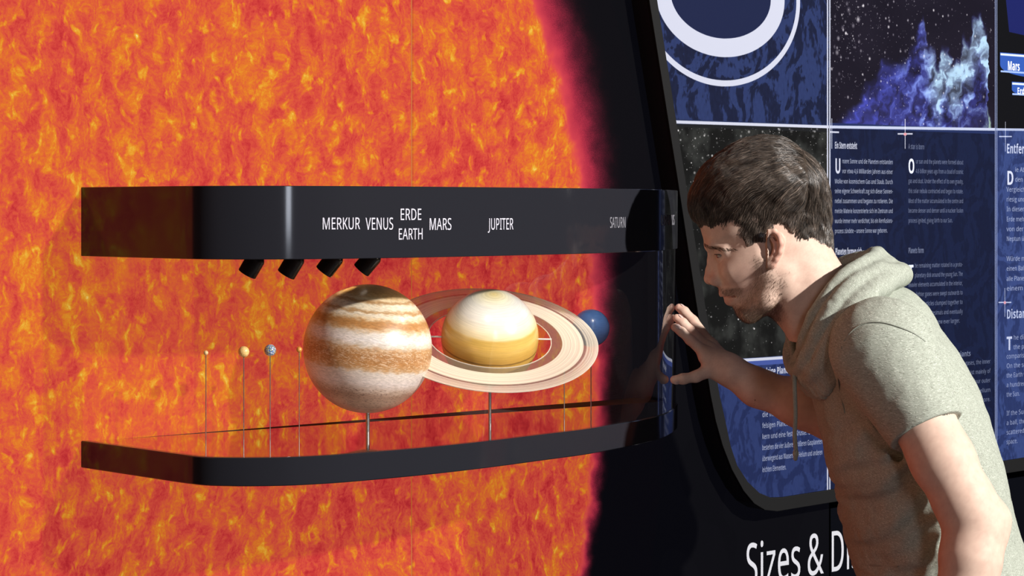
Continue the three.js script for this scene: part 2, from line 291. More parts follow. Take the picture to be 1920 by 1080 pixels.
  // right sheet, cut by the edge of the photograph
  sheet(XB, XR, 800, (c, at, w, h, x0, sx, sy) => {
    rock(c, at, 1867, 240, 2070, 960, [28, 39, 78], [52, 69, 120], sx, sy, 0.6);
    quad(c, at, [[1867, -260], [2070, -260], [2070, 245], [1867, 243]], '#07080d');
    quad(c, at, [[1884, -20], [1960, 0], [1960, 75], [1892, 60]], '#141b52');
    const chip = (x, y, x1, y1) => { c.fillStyle = '#2b4f9e'; const a = at(x, y), b = at(x1, y1); c.beginPath(); c.moveTo(a[0], a[1]); c.lineTo(b[0], a[1]); c.lineTo(b[0], b[1]); c.quadraticCurveTo(a[0], b[1], a[0], lerp(a[1], b[1], 0.5)); c.fill(); c.fillStyle = '#c3d2f2'; c.fillRect(a[0] + 3, a[1] + 3, b[0] - a[0], 7); c.fillStyle = '#8fa9e0'; c.fillRect(a[0] + 4, lerp(a[1], b[1], 0.76), b[0] - a[0], 6); };
    chip(1875, 98, 1960, 148); chip(1897, 153, 1980, 186);
    words(c, at, 'Mars', 1889, 132, 1912, 17, '#e9eefb', true); words(c, at, 'Erde', 1907, 176, 1926, 12, '#dfe7f8', true);
    line(c, at, [[1867, 242.6], [2070, 245]], 8, '#98a3c0'); line(c, at, [[1869, -220], [1869, 960]], 5, '#7d8aae');
    const cross = (x, y, v) => { line(c, at, [[x - 12, y], [x + 12, y]], 4, 'rgba(214,222,240,0.7)'); line(c, at, [[x, y - v], [x, y + v]], 4, 'rgba(214,222,240,0.6)'); };
    cross(1885, 256, 28); cross(1884, 567, 27); quad(c, at, [[1882, 565], [1886, 565], [1886, 570], [1882, 570]], '#c08a9a');
    words(c, at, 'Entfernungen', 1887, 287, 1960, 18, '#a9b3cc', true); words(c, at, 'D', 1887, 347, 1901, 27, '#b9c1d4', true);
    block(c, at, [['ie Abstände zwischen', 1903], ['den Planeten sind im', 1903], ['Vergleich zu ihren Größen'], ['riesig und kaum vorstellbar.'], ['In diesem Modell wäre die'], ['Erde mehr als hundert Meter'], ['von der Sonne entfernt,'], ['Neptun über drei Kilometer.'], [''], ['Würde man die Sonne auf'], ['einen Ball verkleinern, lägen'], ['alle Planeten weit draußen in'], ['einem leeren Raum.']].map((t) => (t[0] ? t : null)), 1887, 322, 1985, 18.6, 9, 'rgba(172,182,206,0.72)');
    words(c, at, 'Distances', 1887, 598, 1942, 17, '#9fabc8', true); words(c, at, 'T', 1887, 657, 1898, 26, '#a9b3cc', true);
    block(c, at, [['he distances between', 1900], ['the planets are vast in', 1900], ['comparison with their sizes.'], ['On the scale of this model'], ['the Earth would be more than'], ['a hundred metres away from'], ['the Sun.', 1887, 1912], [''], ['If the Sun were the size of'], ['a ball, the planets would be'], ['scattered far away in empty'], ['space.', 1887, 1908]].map((t) => (t[0] ? t : null)), 1887, 637, 1985, 17.8, 9, 'rgba(172,182,206,0.66)');
  });
}
// ---------------------------------------------------------------- the display case
const CASE = spline2([[1.100, 0.0], [1.118, 0.085], [1.136, 0.170], [1.150, 0.232], [1.163, 0.264], [1.1885, 0.291], [1.2235, 0.3155], [1.2624, 0.334], [1.32, 0.348], [1.40, 0.354], [1.4755, 0.355], [1.5705, 0.3485], [1.6775, 0.334], [1.763, 0.322], [1.838, 0.3005], [1.91, 0.277], [1.985, 0.2425], [2.05, 0.196], [2.105, 0.147], [2.142, 0.103], [2.162, 0.060], [2.168, 0.030], [2.170, 0.0]], 260).map((p) => [p.x, p.y]);
function normals2(path) {
  return path.map((p, i) => { const a = path[Math.max(0, i - 1)], b = path[Math.min(path.length - 1, i + 1)], l = Math.hypot(b[0] - a[0], b[1] - a[1]); return [-(b[1] - a[1]) / l, (b[0] - a[0]) / l]; });
}
const CASE_N = normals2(CASE), CASE_S = CASE.reduce((s, p, i) => (s.push(i ? s[i - 1] + Math.hypot(p[0] - CASE[i - 1][0], p[1] - CASE[i - 1][1]) : 0), s), []);
const inset = (d) => CASE.map((p, i) => [p[0] - CASE_N[i][0] * d, Math.max(0.0, p[1] - CASE_N[i][1] * d)]);
// a profile of [outward, height] points swept along the outline of the case
function sweep(profile, closed = true) {
  const pos = [], nor = [], uv = [], idx = [], n = profile.length, m = CASE.length;
  for (let k = 0; k < (closed ? n : n - 1); k++) {
    const a = profile[k], b = profile[(k + 1) % n], dx = b[0] - a[0], dy = b[1] - a[1], l = Math.hypot(dx, dy), no = dy / l, ny = -dx / l, base = pos.length / 3;
    for (let i = 0; i < m; i++) for (const q of [a, b]) {
      pos.push(CASE[i][0] + CASE_N[i][0] * q[0], q[1], Math.max(-0.001, CASE[i][1] + CASE_N[i][1] * q[0]));
      nor.push(CASE_N[i][0] * no, ny, CASE_N[i][1] * no); uv.push(CASE_S[i], q[1]);
    }
    for (let i = 0; i < m - 1; i++) { const o = base + 2 * i; idx.push(o, o + 2, o + 1, o + 1, o + 2, o + 3); }
  }
  const g = new THREE.BufferGeometry(); g.setAttribute('position', new THREE.Float32BufferAttribute(pos, 3)); g.setAttribute('normal', new THREE.Float32BufferAttribute(nor, 3)); g.setAttribute('uv', new THREE.Float32BufferAttribute(uv, 2)); g.setIndex(idx); return g;
}
function bandProfile(t, y0, y1, b) { return [[0 - b, y0], [0, y0 + b], [0, y1 - b], [-b, y1], [-t, y1], [-t, y0]]; }
function slab(path, y0, y1) {                                 // a flat plate filling an outline in x, z
  const s = new THREE.Shape(path.map(([x, z]) => new THREE.Vector2(x, z)));
  return new THREE.ExtrudeGeometry(s, { depth: y1 - y0, bevelEnabled: false }).rotateX(Math.PI / 2).translate(0, y1, 0);
}
const satin = physical({ color: new THREE.Color(0.0165, 0.0172, 0.0225), roughness: 0.105, specularIntensity: 1 });
const mirrorBlack = physical({ color: new THREE.Color(0.74, 0.66, 0.60), metalness: 1, roughness: 0.045 });
const gapBlack = standard({ color: new THREE.Color(0.006, 0.005, 0.005), roughness: 0.9 });
const acrylic = physical({ color: 0xffffff, transmission: 1, thickness: 0, roughness: 0.02, ior: 1.6 });
const FY0 = 1.4318, FY1 = 1.5300, SY0 = 1.1300, SY1 = 1.1682;
const showcase = thing('display_case', 'black wall showcase with a curved clear front holding planet models', 'display case', [1.6, SY0, 0]);
const inCase = (name, g, m, label, parent = showcase) => part(name, parent === showcase ? g.translate(-1.6, -SY0, 0) : g, m, parent, label);
const fascia = inCase('fascia', sweep(bandProfile(0.006, FY0, FY1, 0.0008)), satin, 'black curved upper band with white planet names');
inCase('lid', mergeGeometries([slab(inset(0.007), FY1 - 0.006, FY1 - 0.001), slab(inset(0.007), FY0 + 0.007, FY0 + 0.012)]), gapBlack);
inCase('shelf_rim', sweep(bandProfile(0.010, SY0, SY1, 0.0012)), satin);
// the shelf stops short of the wall, by more towards the right
const shelfPath = inset(0.0095).map(([x, z]) => [x, Math.max(z, lerp(0.001, 0.082, clamp((x - 1.15) / 0.88)))]);
inCase('shelf_top', slab(shelfPath, SY1 - 0.007, SY1 - 0.0012), mirrorBlack, 'mirror-like glossy shelf surface');
inCase('shelf_bottom', slab(inset(0.0095), SY0 + 0.001, SY0 + 0.006), gapBlack);
inCase('gap_filler', slab([[1.12, 0.0], [2.14, 0.0], [2.14, 0.083], [1.16, 0.002]], SY1 - 0.008, SY1 - 0.0018), gapBlack);
{
  const pts = inset(0.0028), pos = [], uv = [], nor = [], idx = [];
  pts.forEach((p, i) => { for (const y of [SY1 - 0.001, FY0 + 0.006]) { pos.push(p[0], y, p[1]); nor.push(CASE_N[i][0], 0, CASE_N[i][1]); uv.push(CASE_S[i], y); } if (i < pts.length - 1) { const o = 2 * i; idx.push(o, o + 2, o + 1, o + 1, o + 2, o + 3); } });
  const g = new THREE.BufferGeometry(); g.setAttribute('position', new THREE.Float32BufferAttribute(pos, 3)); g.setAttribute('normal', new THREE.Float32BufferAttribute(nor, 3)); g.setAttribute('uv', new THREE.Float32BufferAttribute(uv, 2)); g.setIndex(idx);
  inCase('clear_pane', g, acrylic, 'clear curved acrylic front');
}
const project = (x, y, z) => { const rx = x, rz = z - DIST, zc = rx * SIN - rz * COS, xc = rx * COS + rz * SIN; return [960 + F * xc / zc, HORIZON - F * (y - EYE) / zc, zc]; };
function pathAt(s) { let i = 0; while (i < CASE_S.length - 2 && CASE_S[i + 1] < s) i++; const t = clamp((s - CASE_S[i]) / (CASE_S[i + 1] - CASE_S[i])); return [lerp(CASE[i][0], CASE[i + 1][0], t), lerp(CASE[i][1], CASE[i + 1][1], t), lerp(CASE_N[i][0], CASE_N[i + 1][0], t), lerp(CASE_N[i][1], CASE_N[i + 1][1], t)]; }
function arcOfPixel(px) { let best = 0, d = 1e9; for (let s = 0.35; s < CASE_S[CASE_S.length - 1] - 0.03; s += 0.0005) { const p = pathAt(s), e = Math.abs(project(p[0], 1.48, p[1])[0] - px); if (e < d - 1e-6) { d = e; best = s; } } return best; }
const nameInk = standard({ color: new THREE.Color(0.52, 0.52, 0.60), roughness: 0.4 }), nameGrey = standard({ color: new THREE.Color(0.22, 0.22, 0.25), roughness: 0.4 });
function planetName(text, px0, px1, yTop, yBase, ink = nameInk, font = fontPlain) {
  const s0 = arcOfPixel(px0), s1 = arcOfPixel(px1), mid = pathAt((s0 + s1) / 2), zc = project(mid[0], 1.48, mid[1])[2];
  const y0 = EYE - (yBase - HORIZON) / F * zc, h = (yBase - yTop) / F * zc, g = letters(text, font, h, s1 - s0, 0.0007), p = g.attributes.position;
  for (let i = 0; i < p.count; i++) { const q = pathAt(s0 + p.getX(i)), out = p.getZ(i); p.setXYZ(i, q[0] + q[2] * out, y0 + p.getY(i), q[1] + q[3] * out); }
  g.computeVertexNormals();
  part('planet_name', g.translate(-1.6, -SY0, 0), ink, fascia);
}
planetName('MERKUR', 604.5, 675, 407.8, 430); planetName('VENUS', 685, 736.5, 408, 430.5); planetName('ERDE', 751, 789.5, 391, 412.5); planetName('EARTH', 747.5, 791.5, 428, 449);
planetName('MARS', 805, 845.5, 409, 431); planetName('JUPITER', 914.5, 962, 409, 430.5); planetName('SATURN', 1143.5, 1172, 407, 427, nameGrey); planetName('URANUS', 1240, 1264, 403, 422, nameGrey);

// four small lamps under the lid, each turned to one of the small planets
const canBlack = physical({ color: new THREE.Color(0.012, 0.012, 0.013), roughness: 0.28 });
const lensGlow = standard({ color: new THREE.Color(0.5, 0.5, 0.5), emissive: new THREE.Color(1, 0.9, 0.75), emissiveIntensity: 1.6, roughness: 0.3 });
const CANS = [[463, 514, 386, 661, 'first'], [536, 515, 457, 659, 'second'], [607, 510, 506, 657, 'third'], [677, 507, 561, 656, 'fourth']];
CANS.forEach(([px, py, tx, ty, nth]) => {
  const end = new THREE.Vector3(...onPlane(px, py, 0.152).slice(0, 2), 0.152), ang = Math.atan2(ty - py, px - tx), dir = new THREE.Vector3(-Math.cos(ang) * COS, -Math.sin(ang), -Math.cos(ang) * SIN - 0.10).normalize(), aim = end.clone().addScaledVector(dir, 0.2);
  const top = end.clone().addScaledVector(dir, -(1.4388 - end.y) / -dir.y);
  const t = thing('spotlight', `small black spotlight under the lid of the showcase, ${nth} from the left`, 'spotlight', [top.x, 1.4388, top.z], 'spotlights under the showcase lid');
  const turn = new THREE.Quaternion().setFromUnitVectors(new THREE.Vector3(0, -1, 0), dir), L = end.distanceTo(top) - 0.004;
  const place = (g) => g.applyQuaternion(turn).translate(end.x - top.x, end.y - 1.4388, end.z - top.z);
  const prof = [[0.0001, L], [0.0085, L], [0.0125, L - 0.006], [0.0138, L - 0.009], [0.0138, 0.0006], [0.0132, 0], [0.0118, 0], [0.0112, 0.003]].map(([r, y]) => new THREE.Vector2(r, y));
  part('housing', place(new THREE.LatheGeometry(prof, 40)), canBlack, t);
  part('bracket', new THREE.CylinderGeometry(0.007, 0.009, 0.008, 24).translate(0, -0.0042, 0), canBlack, t);
  part('lens', place(new THREE.CylinderGeometry(0.0112, 0.0112, 0.0012, 32).translate(0, 0.0036, 0)), lensGlow, t);
  const lamp = new THREE.SpotLight(0xffe6c0, 0.035, 0, 0.30, 0.6, 2); lamp.position.copy(end).addScaledVector(dir, 0.002); lamp.target.position.copy(aim); lamp.shadow.radius = 0.45; lamp.castShadow = true; scene.add(lamp, lamp.target);
});

// recessed downlights behind the front edge of the lid
for (const [at, label] of [[[1.885, 1.4372, 0.235], 'small recessed downlight under the lid above the ringed globe'], [[1.60, 1.4372, 0.285], 'small recessed downlight under the lid beside the largest globe']]) {
  const t = thing('downlight', label, 'downlight', at, 'downlights in the showcase lid');
  part('trim_ring', new THREE.LatheGeometry([[0.0095, 0.0012], [0.0095, 0], [0.0135, 0], [0.0135, 0.0012]].map(([r, y]) => new THREE.Vector2(r, y)), 32), canBlack, t);
  part('lens', new THREE.CylinderGeometry(0.0095, 0.0095, 0.0008, 32).translate(0, 0.0008, 0), lensGlow, t);
  const lamp = new THREE.SpotLight(0xfff2e0, 0.048, 0, 1.25, 0.6, 2); lamp.position.set(at[0], at[1] - 0.003, at[2]); lamp.target.position.set(at[0] - 0.05, 1.2, at[2] - 0.12); lamp.shadow.radius = 0.45; lamp.castShadow = true; scene.add(lamp, lamp.target);
}

// ---------------------------------------------------------------- the planet models
const steel = standard({ color: new THREE.Color(0.45, 0.43, 0.42), metalness: 1, roughness: 0.3 });
const wrapLon = (u) => [Math.cos(u * 2 * Math.PI), Math.sin(u * 2 * Math.PI)];
function globeTexture(w, h, fn) { const t = canvasTexture(w, h, (c) => paintPixels(c, w, h, (u, v, o) => { const [a, b] = wrapLon(u), la = (v - 0.5) * Math.PI, cl = Math.cos(la); fn(a * cl, Math.sin(la), b * cl, la / Math.PI * 180, u, o); })); return t; }
const n3 = (x, y, z, n) => { let s = 0, a = 0.5; for (let i = 0; i < n; i++) { s += a * noise3(x, y, z); x *= 2.05; y *= 2.05; z *= 2.05; a *= 0.5; } return s; };
const BANDS = [[-90, 136, 112, 96], [-62, 146, 122, 106], [-48, 166, 140, 122], [-38, 150, 122, 104], [-33, 176, 154, 138], [-24, 206, 194, 188], [-14, 208, 196, 184], [-10.5, 182, 142, 98], [-5, 172, 122, 72], [1, 164, 116, 70], [6, 178, 136, 92], [9.5, 200, 184, 164], [14, 216, 208, 202], [20, 212, 202, 190], [23.5, 196, 164, 126], [27, 172, 122, 70], [31, 168, 120, 70], [34, 204, 178, 142], [38, 214, 202, 182], [41, 168, 130, 86], [44, 208, 192, 166], [49, 214, 202, 178], [53, 160, 122, 80], [56, 204, 184, 150], [61, 176, 142, 96], [66, 158, 122, 78], [74, 160, 126, 88], [90, 168, 138, 104]];
function jupiter(x, y, z, lat, u, o) {
  const turb = 3.1 * n3(x * 5, y * 11, z * 5, 3) + 2.2 * noise3(x * 13 + 3, y * 42, z * 13) * step(12, 2, Math.abs(lat)), sw = n3(x * 9 + turb * 0.12, y * 46 + turb * 0.3, z * 9, 4);
  ramp(BANDS, lat + turb, o);
  const fine = n3(x * 30 + turb, y * 120, z * 30, 2), k = 1 + 0.17 * sw + 0.09 * fine + 0.05 * noise3(x * 160, y * 160, z * 160), belt = step(13, 5, Math.abs(lat + 2)) * clamp(noise3(x * 12 + turb * 0.3, y * 34 + turb * 0.2, z * 12) * 1.6);
  for (let c = 0; c < 3; c++) o[c] = clamp(lerp(o[c] * k, [226, 206, 184][c], 0.6 * belt), 0, 255);
  if (lat < -30) { const s = step(0.52, 0.7, noise3(x * 15, y * 26, z * 15)); o[0] = lerp(o[0], 88, 0.5 * s); o[1] = lerp(o[1], 66, 0.5 * s); o[2] = lerp(o[2], 60, 0.5 * s); }
}
const SBANDS = [[-90, 176, 138, 66], [-40, 190, 150, 74], [-20, 204, 164, 84], [-8, 200, 158, 76], [-5.6, 138, 104, 50], [-4.4, 196, 152, 72], [6, 208, 168, 84], [14, 212, 174, 92], [22, 206, 170, 90], [25, 222, 204, 158], [34, 226, 216, 190], [46, 216, 212, 204], [62, 208, 206, 198], [74, 212, 206, 180], [90, 206, 186, 128]];
function saturn(x, y, z, lat, u, o) { ramp(SBANDS, lat + 0.7 * n3(x * 3, y * 8, z * 3, 2), o); const k = 1 + 0.05 * noise2(lat * 1.1, 3) + 0.035 * noise3(x * 3, y * 70, z * 3); for (let c = 0; c < 3; c++) o[c] = clamp(o[c] * k, 0, 255); }
function earth(x, y, z, lat, u, o) { const land = n3(x * 2.2 + 4, y * 2.2, z * 2.2, 4), cloud = n3(x * 3.5, y * 6 + 8, z * 3.5, 4); const sea = [58, 92, 150], ground = [128, 128, 84]; for (let c = 0; c < 3; c++) { o[c] = land > 0.06 ? ground[c] : sea[c]; o[c] = lerp(o[c], 240, clamp(cloud * 2.2 + (Math.abs(lat) > 64 ? 0.8 : 0.1))); } }
const venus = (x, y, z, lat, u, o) => { const k = n3(x * 2 + 9, y * 6, z * 2, 3); o[0] = 224 + 24 * k; o[1] = 188 + 40 * k; o[2] = 118 + 50 * k; };
const mars = (x, y, z, lat, u, o) => { const k = n3(x * 3 + 1, y * 3, z * 3, 3); o[0] = 206 + 30 * k; o[1] = 142 + 44 * k; o[2] = 62 + 36 * k; };
const mercury = (x, y, z, lat, u, o) => { const k = n3(x * 4 + 2, y * 4, z * 4, 3); o[0] = 214 + 30 * k; o[1] = 184 + 30 * k; o[2] = 132 + 30 * k; };
const uranus = (x, y, z, lat, u, o) => { const k = 0.5 * n3(x * 1.5, y * 9, z * 1.5, 2); o[0] = 92 + 26 * k; o[1] = 138 + 26 * k; o[2] = 214 + 20 * k; };
const TOP = SY1 - 0.0012;
function planet(name, label, px, py, z, rPx, tex, rodR, gloss, tilt, dx = 0) {
  const [x, y, t] = onPlane(px, py, z), r = rPx / F * t, o = thing(name, label, 'planet model', [x, TOP, z], 'planet models in the showcase');
  const turn = new THREE.Quaternion().setFromEuler(new THREE.Euler(...tilt, 'YXZ'));
  const globe = part('globe', new THREE.SphereGeometry(r, r > 0.02 ? 128 : 40, r > 0.02 ? 80 : 24).applyQuaternion(turn).translate(0, y - TOP, 0), physical({ map: tex, roughness: gloss, clearcoat: 0.25, clearcoatRoughness: 0.12 }), o);
  if (rodR) { const h = y - TOP - r + 0.002 * Math.min(1, r / 0.01); part('rod', new THREE.CylinderGeometry(rodR, rodR, h, 16).translate(dx, h / 2, 0), steel, o); }
  return { o, r, y: y - TOP, turn };
}
const YAW = -THETA;
planet('mercury_model', 'tiny pale globe on a hair-thin rod, leftmost of the planets in the showcase', 386, 661.5, 0.150, 4.4, globeTexture(128, 64, mercury), 0.0006, 0.4, [0.1, YAW, 0]);
planet('venus_model', 'small cream globe on a thin rod between the tiniest globe and the blue one', 457, 659.5, 0.150, 10.4, globeTexture(256, 128, venus), 0.0007, 0.35, [0.1, YAW, -0.1]);
planet('earth_model', 'small blue and white globe on a thin rod left of the big striped globe', 506.5, 656.8, 0.150, 11, globeTexture(512, 256, earth), 0.0007, 0.35, [0.2, YAW + 1.2, -0.3]);
planet('mars_model', 'tiny golden globe at the left edge of the big striped globe', 561, 655.5, 0.150, 5.4, globeTexture(128, 64, mars), 0.0006, 0.4, [0.1, YAW, 0]);
planet('jupiter_model', 'largest globe, brown and white bands, on a steel rod', 689.5, 653.5, 0.140, 120.5, globeTexture(2048, 1024, jupiter), 0.0030, 0.38, [0.10, YAW + 0.5, -0.075]);
planet('uranus_model', 'blue globe half hidden behind the right end of the ring', 1108, 615, 0.125, 35, globeTexture(256, 128, uranus), 0.0009, 0.3, [0.1, YAW, 0]);
{
  const s = planet('saturn_model', 'golden globe circled by a wide translucent ring', 918.5, 633, 0.167, 91.5, globeTexture(1024, 512, saturn), 0, 0.22, [0.424, YAW + 0.12, -0.035]);
  const R = s.r, inner = 1.255 * R, outer = 2.235 * R;
  const ringTex = canvasTexture(1024, 4, (c, w, h) => {
    const im = c.getImageData(0, 0, w, h), d = im.data;
    for (let x = 0; x < w; x++) {
      const q = lerp(1.255, 2.235, (x + 0.5) / w), n = noise2(q * 60, 2) * 0.5 + noise2(q * 150, 8) * 0.5;
      let a, g;
      if (q < 1.272) { a = 0.8; g = 226; } else if (q < 1.49) { a = 0.30 + 0.05 * n; g = 120; } else if (q < 1.52) { a = 0.7; g = 236; } else if (q < 1.93) { a = 0.58 + 0.24 * n; g = 246 + 24 * n; } else if (q < 1.985) { a = 0.42; g = 120; } else if (q < 2.215) { a = 0.46 + 0.30 * n; g = 222 + 44 * n; } else { a = 0.8; g = 220; }
      for (let y = 0; y < h; y++) { const i = (y * w + x) * 4; d[i] = Math.min(255, g); d[i + 1] = Math.min(255, g * 0.955); d[i + 2] = Math.min(255, g * 0.875); d[i + 3] = 255 * clamp(a); }
    }
    c.putImageData(im, 0, 0);
  });
  const g = new THREE.RingGeometry(inner, outer, 200, 4).rotateX(-Math.PI / 2), p = g.attributes.position, uv = g.attributes.uv;
  for (let i = 0; i < p.count; i++) uv.setXY(i, (Math.hypot(p.getX(i), p.getZ(i)) - inner) / (outer - inner), 0.5);
  const lower = g.clone().translate(0, -0.0012, 0), rims = [outer, inner].map((r) => { const c = new THREE.CylinderGeometry(r, r, 0.0012, 200, 1, true).translate(0, -0.0006, 0), u = c.attributes.uv; for (let i = 0; i < u.count; i++) u.setXY(i, r === outer ? 0.998 : 0.004, 0.5); return c; });
  const place = (q) => q.applyQuaternion(s.turn).translate(0, s.y, 0);
  part('ring', place(mergeGeometries([g, lower, ...rims].map((q) => q.toNonIndexed()))), physical({ map: ringTex, transparent: true, side: THREE.DoubleSide, roughness: 0.35 }), s.o, 'wide flat translucent ring with fine grooves');
  const barMat = standard({ color: new THREE.Color(0.75, 0.72, 0.68), roughness: 0.4 });
  for (const sgn of [-1, 1]) { const a = R * 0.97, b = inner + 0.002; part('ring_bar', place(new THREE.CylinderGeometry(0.0013, 0.0013, b - a, 12).rotateZ(Math.PI / 2).translate(sgn * (a + b) / 2, -0.0006, 0)), barMat, s.o); }
  // the rods: one under the globe, one under the ring
  const h = s.y - R + 0.003, lean = 0.0; part('rod', new THREE.CylinderGeometry(0.0024, 0.0024, h, 16).translate(lean, h / 2, 0), steel, s.o);
  { // the thin rod stands under the right of the ring: find where it meets the ring's plane
    const up = new THREE.Vector3(0, 1, 0).applyQuaternion(s.turn), q = onPlane(1058, 700, s.o.position.z + 0.035), x = q[0] - s.o.position.x, z = 0.035, y = s.y - 0.0012 - (up.x * x + up.z * z) / up.y;
    part('rod', new THREE.CylinderGeometry(0.0008, 0.0008, y, 12).translate(x, y / 2, z), steel, s.o);
  }
}
// ---------------------------------------------------------------- the man
// his own axes: x along the picture to the right, y up, z towards the camera; his base stands on the floor between his feet
const MAN_X = 0.665, MAN_Z = 2.862, SCALE = F / MAN_Z;
const man = thing('person', 'bearded young man in a grey-green hooded short-sleeved top leaning towards the showcase', 'person', [MAN_X * COS + MAN_Z * SIN, 0, DIST + MAN_X * SIN - MAN_Z * COS]);
man.rotation.y = -THETA;
const Q = (px, py, z = 0) => { const Z = MAN_Z - z; return [(px - 960) / F * Z - MAN_X, EYE - (py - HORIZON) / F * Z, z]; };
const QD = (px, py, Z) => Q(px, py, MAN_Z - Z);
const sub = (a, b) => [a[0] - b[0], a[1] - b[1], a[2] - b[2]], dot = (a, b) => a[0] * b[0] + a[1] * b[1] + a[2] * b[2], unit = (a) => { const l = Math.hypot(...a) || 1; return [a[0] / l, a[1] / l, a[2] / l]; };
const smin = (a, b, k) => { const h = Math.max(k - Math.abs(a - b), 0) / k; return Math.min(a, b) - h * h * k * 0.25; }, smax = (a, b, k) => -smin(-a, -b, k);
function capsule(a, b, ra, rb = ra) {
  const bx = b[0] - a[0], by = b[1] - a[1], bz = b[2] - a[2], l2 = bx * bx + by * by + bz * bz || 1e-9;
  return (x, y, z) => { const px = x - a[0], py = y - a[1], pz = z - a[2], t = clamp((px * bx + py * by + pz * bz) / l2), dx = px - t * bx, dy = py - t * by, dz = pz - t * bz; return Math.sqrt(dx * dx + dy * dy + dz * dz) - (ra + (rb - ra) * t); };
}
const ball = (c, r) => (x, y, z) => Math.hypot(x - c[0], y - c[1], z - c[2]) - r;
const blob = (c, r) => { const m = Math.min(...r); return (x, y, z) => (Math.hypot((x - c[0]) / r[0], (y - c[1]) / r[1], (z - c[2]) / r[2]) - 1) * m; };
function chain(points, radii, k = 0.006) { const fs = points.slice(1).map((p, i) => capsule(points[i], p, radii[i], radii[i + 1])); return (x, y, z) => { let d = fs[0](x, y, z); for (let i = 1; i < fs.length; i++) d = smin(d, fs[i](x, y, z), k); return d; }; }
// signed distance to a smooth outline in x, y, kept on a grid
function outline(pixels, margin = 0.1, h = 0.0016, smooth = true) {
  const raw = pixels.map(([x, y]) => Q(x, y)), pts = smooth ? spline2(raw.map((p) => [p[0], p[1]]), pixels.length * 5, true).map((p) => [p.x, p.y]).slice(0, -1) : raw;
  let x0 = 1e9, x1 = -1e9, y0 = 1e9, y1 = -1e9; for (const p of pts) { x0 = Math.min(x0, p[0]); x1 = Math.max(x1, p[0]); y0 = Math.min(y0, p[1]); y1 = Math.max(y1, p[1]); }
  x0 -= margin; x1 += margin; y0 -= margin; y1 += margin;
  const nx = Math.ceil((x1 - x0) / h) + 1, ny = Math.ceil((y1 - y0) / h) + 1, g = new Float32Array(nx * ny), n = pts.length;
  for (let j = 0; j < ny; j++) for (let i = 0; i < nx; i++) {
    const x = x0 + i * h, y = y0 + j * h; let d = 1e9, inside = false;
    for (let k = 0, m = n - 1; k < n; m = k++) {
      const ax = pts[m][0], ay = pts[m][1], bx = pts[k][0], by = pts[k][1], ex = bx - ax, ey = by - ay, wx = x - ax, wy = y - ay, t = clamp((wx * ex + wy * ey) / (ex * ex + ey * ey + 1e-12)), dx = wx - ex * t, dy = wy - ey * t;
      d = Math.min(d, dx * dx + dy * dy);
      if ((ay > y) !== (by > y) && x < ax + (y - ay) / (by - ay) * ex) inside = !inside;
    }
    g[j * nx + i] = (inside ? -1 : 1) * Math.sqrt(d);
  }
  return (x, y) => {
    const u = clamp((x - x0) / h, 0, nx - 1.001), v = clamp((y - y0) / h, 0, ny - 1.001), i = u | 0, j = v | 0, fu = u - i, fv = v - j, o = j * nx + i;
    const over = Math.hypot(x - clamp(x, x0, x1), y - clamp(y, y0, y1));
    return (g[o] * (1 - fu) + g[o + 1] * fu) * (1 - fv) + (g[o + nx] * (1 - fu) + g[o + nx + 1] * fu) * fv + over;
  };
}
// a body of that outline with rounded sides: half its breadth is W(x, y), reached A inside the outline
const inflate = (d2, A, W) => (x, y, z) => { const q = Math.max(0, 1 + d2(x, y) / A), w = W(x, y); return (Math.sqrt(q * q + (z / w) * (z / w)) - 1) * Math.min(A, w); };
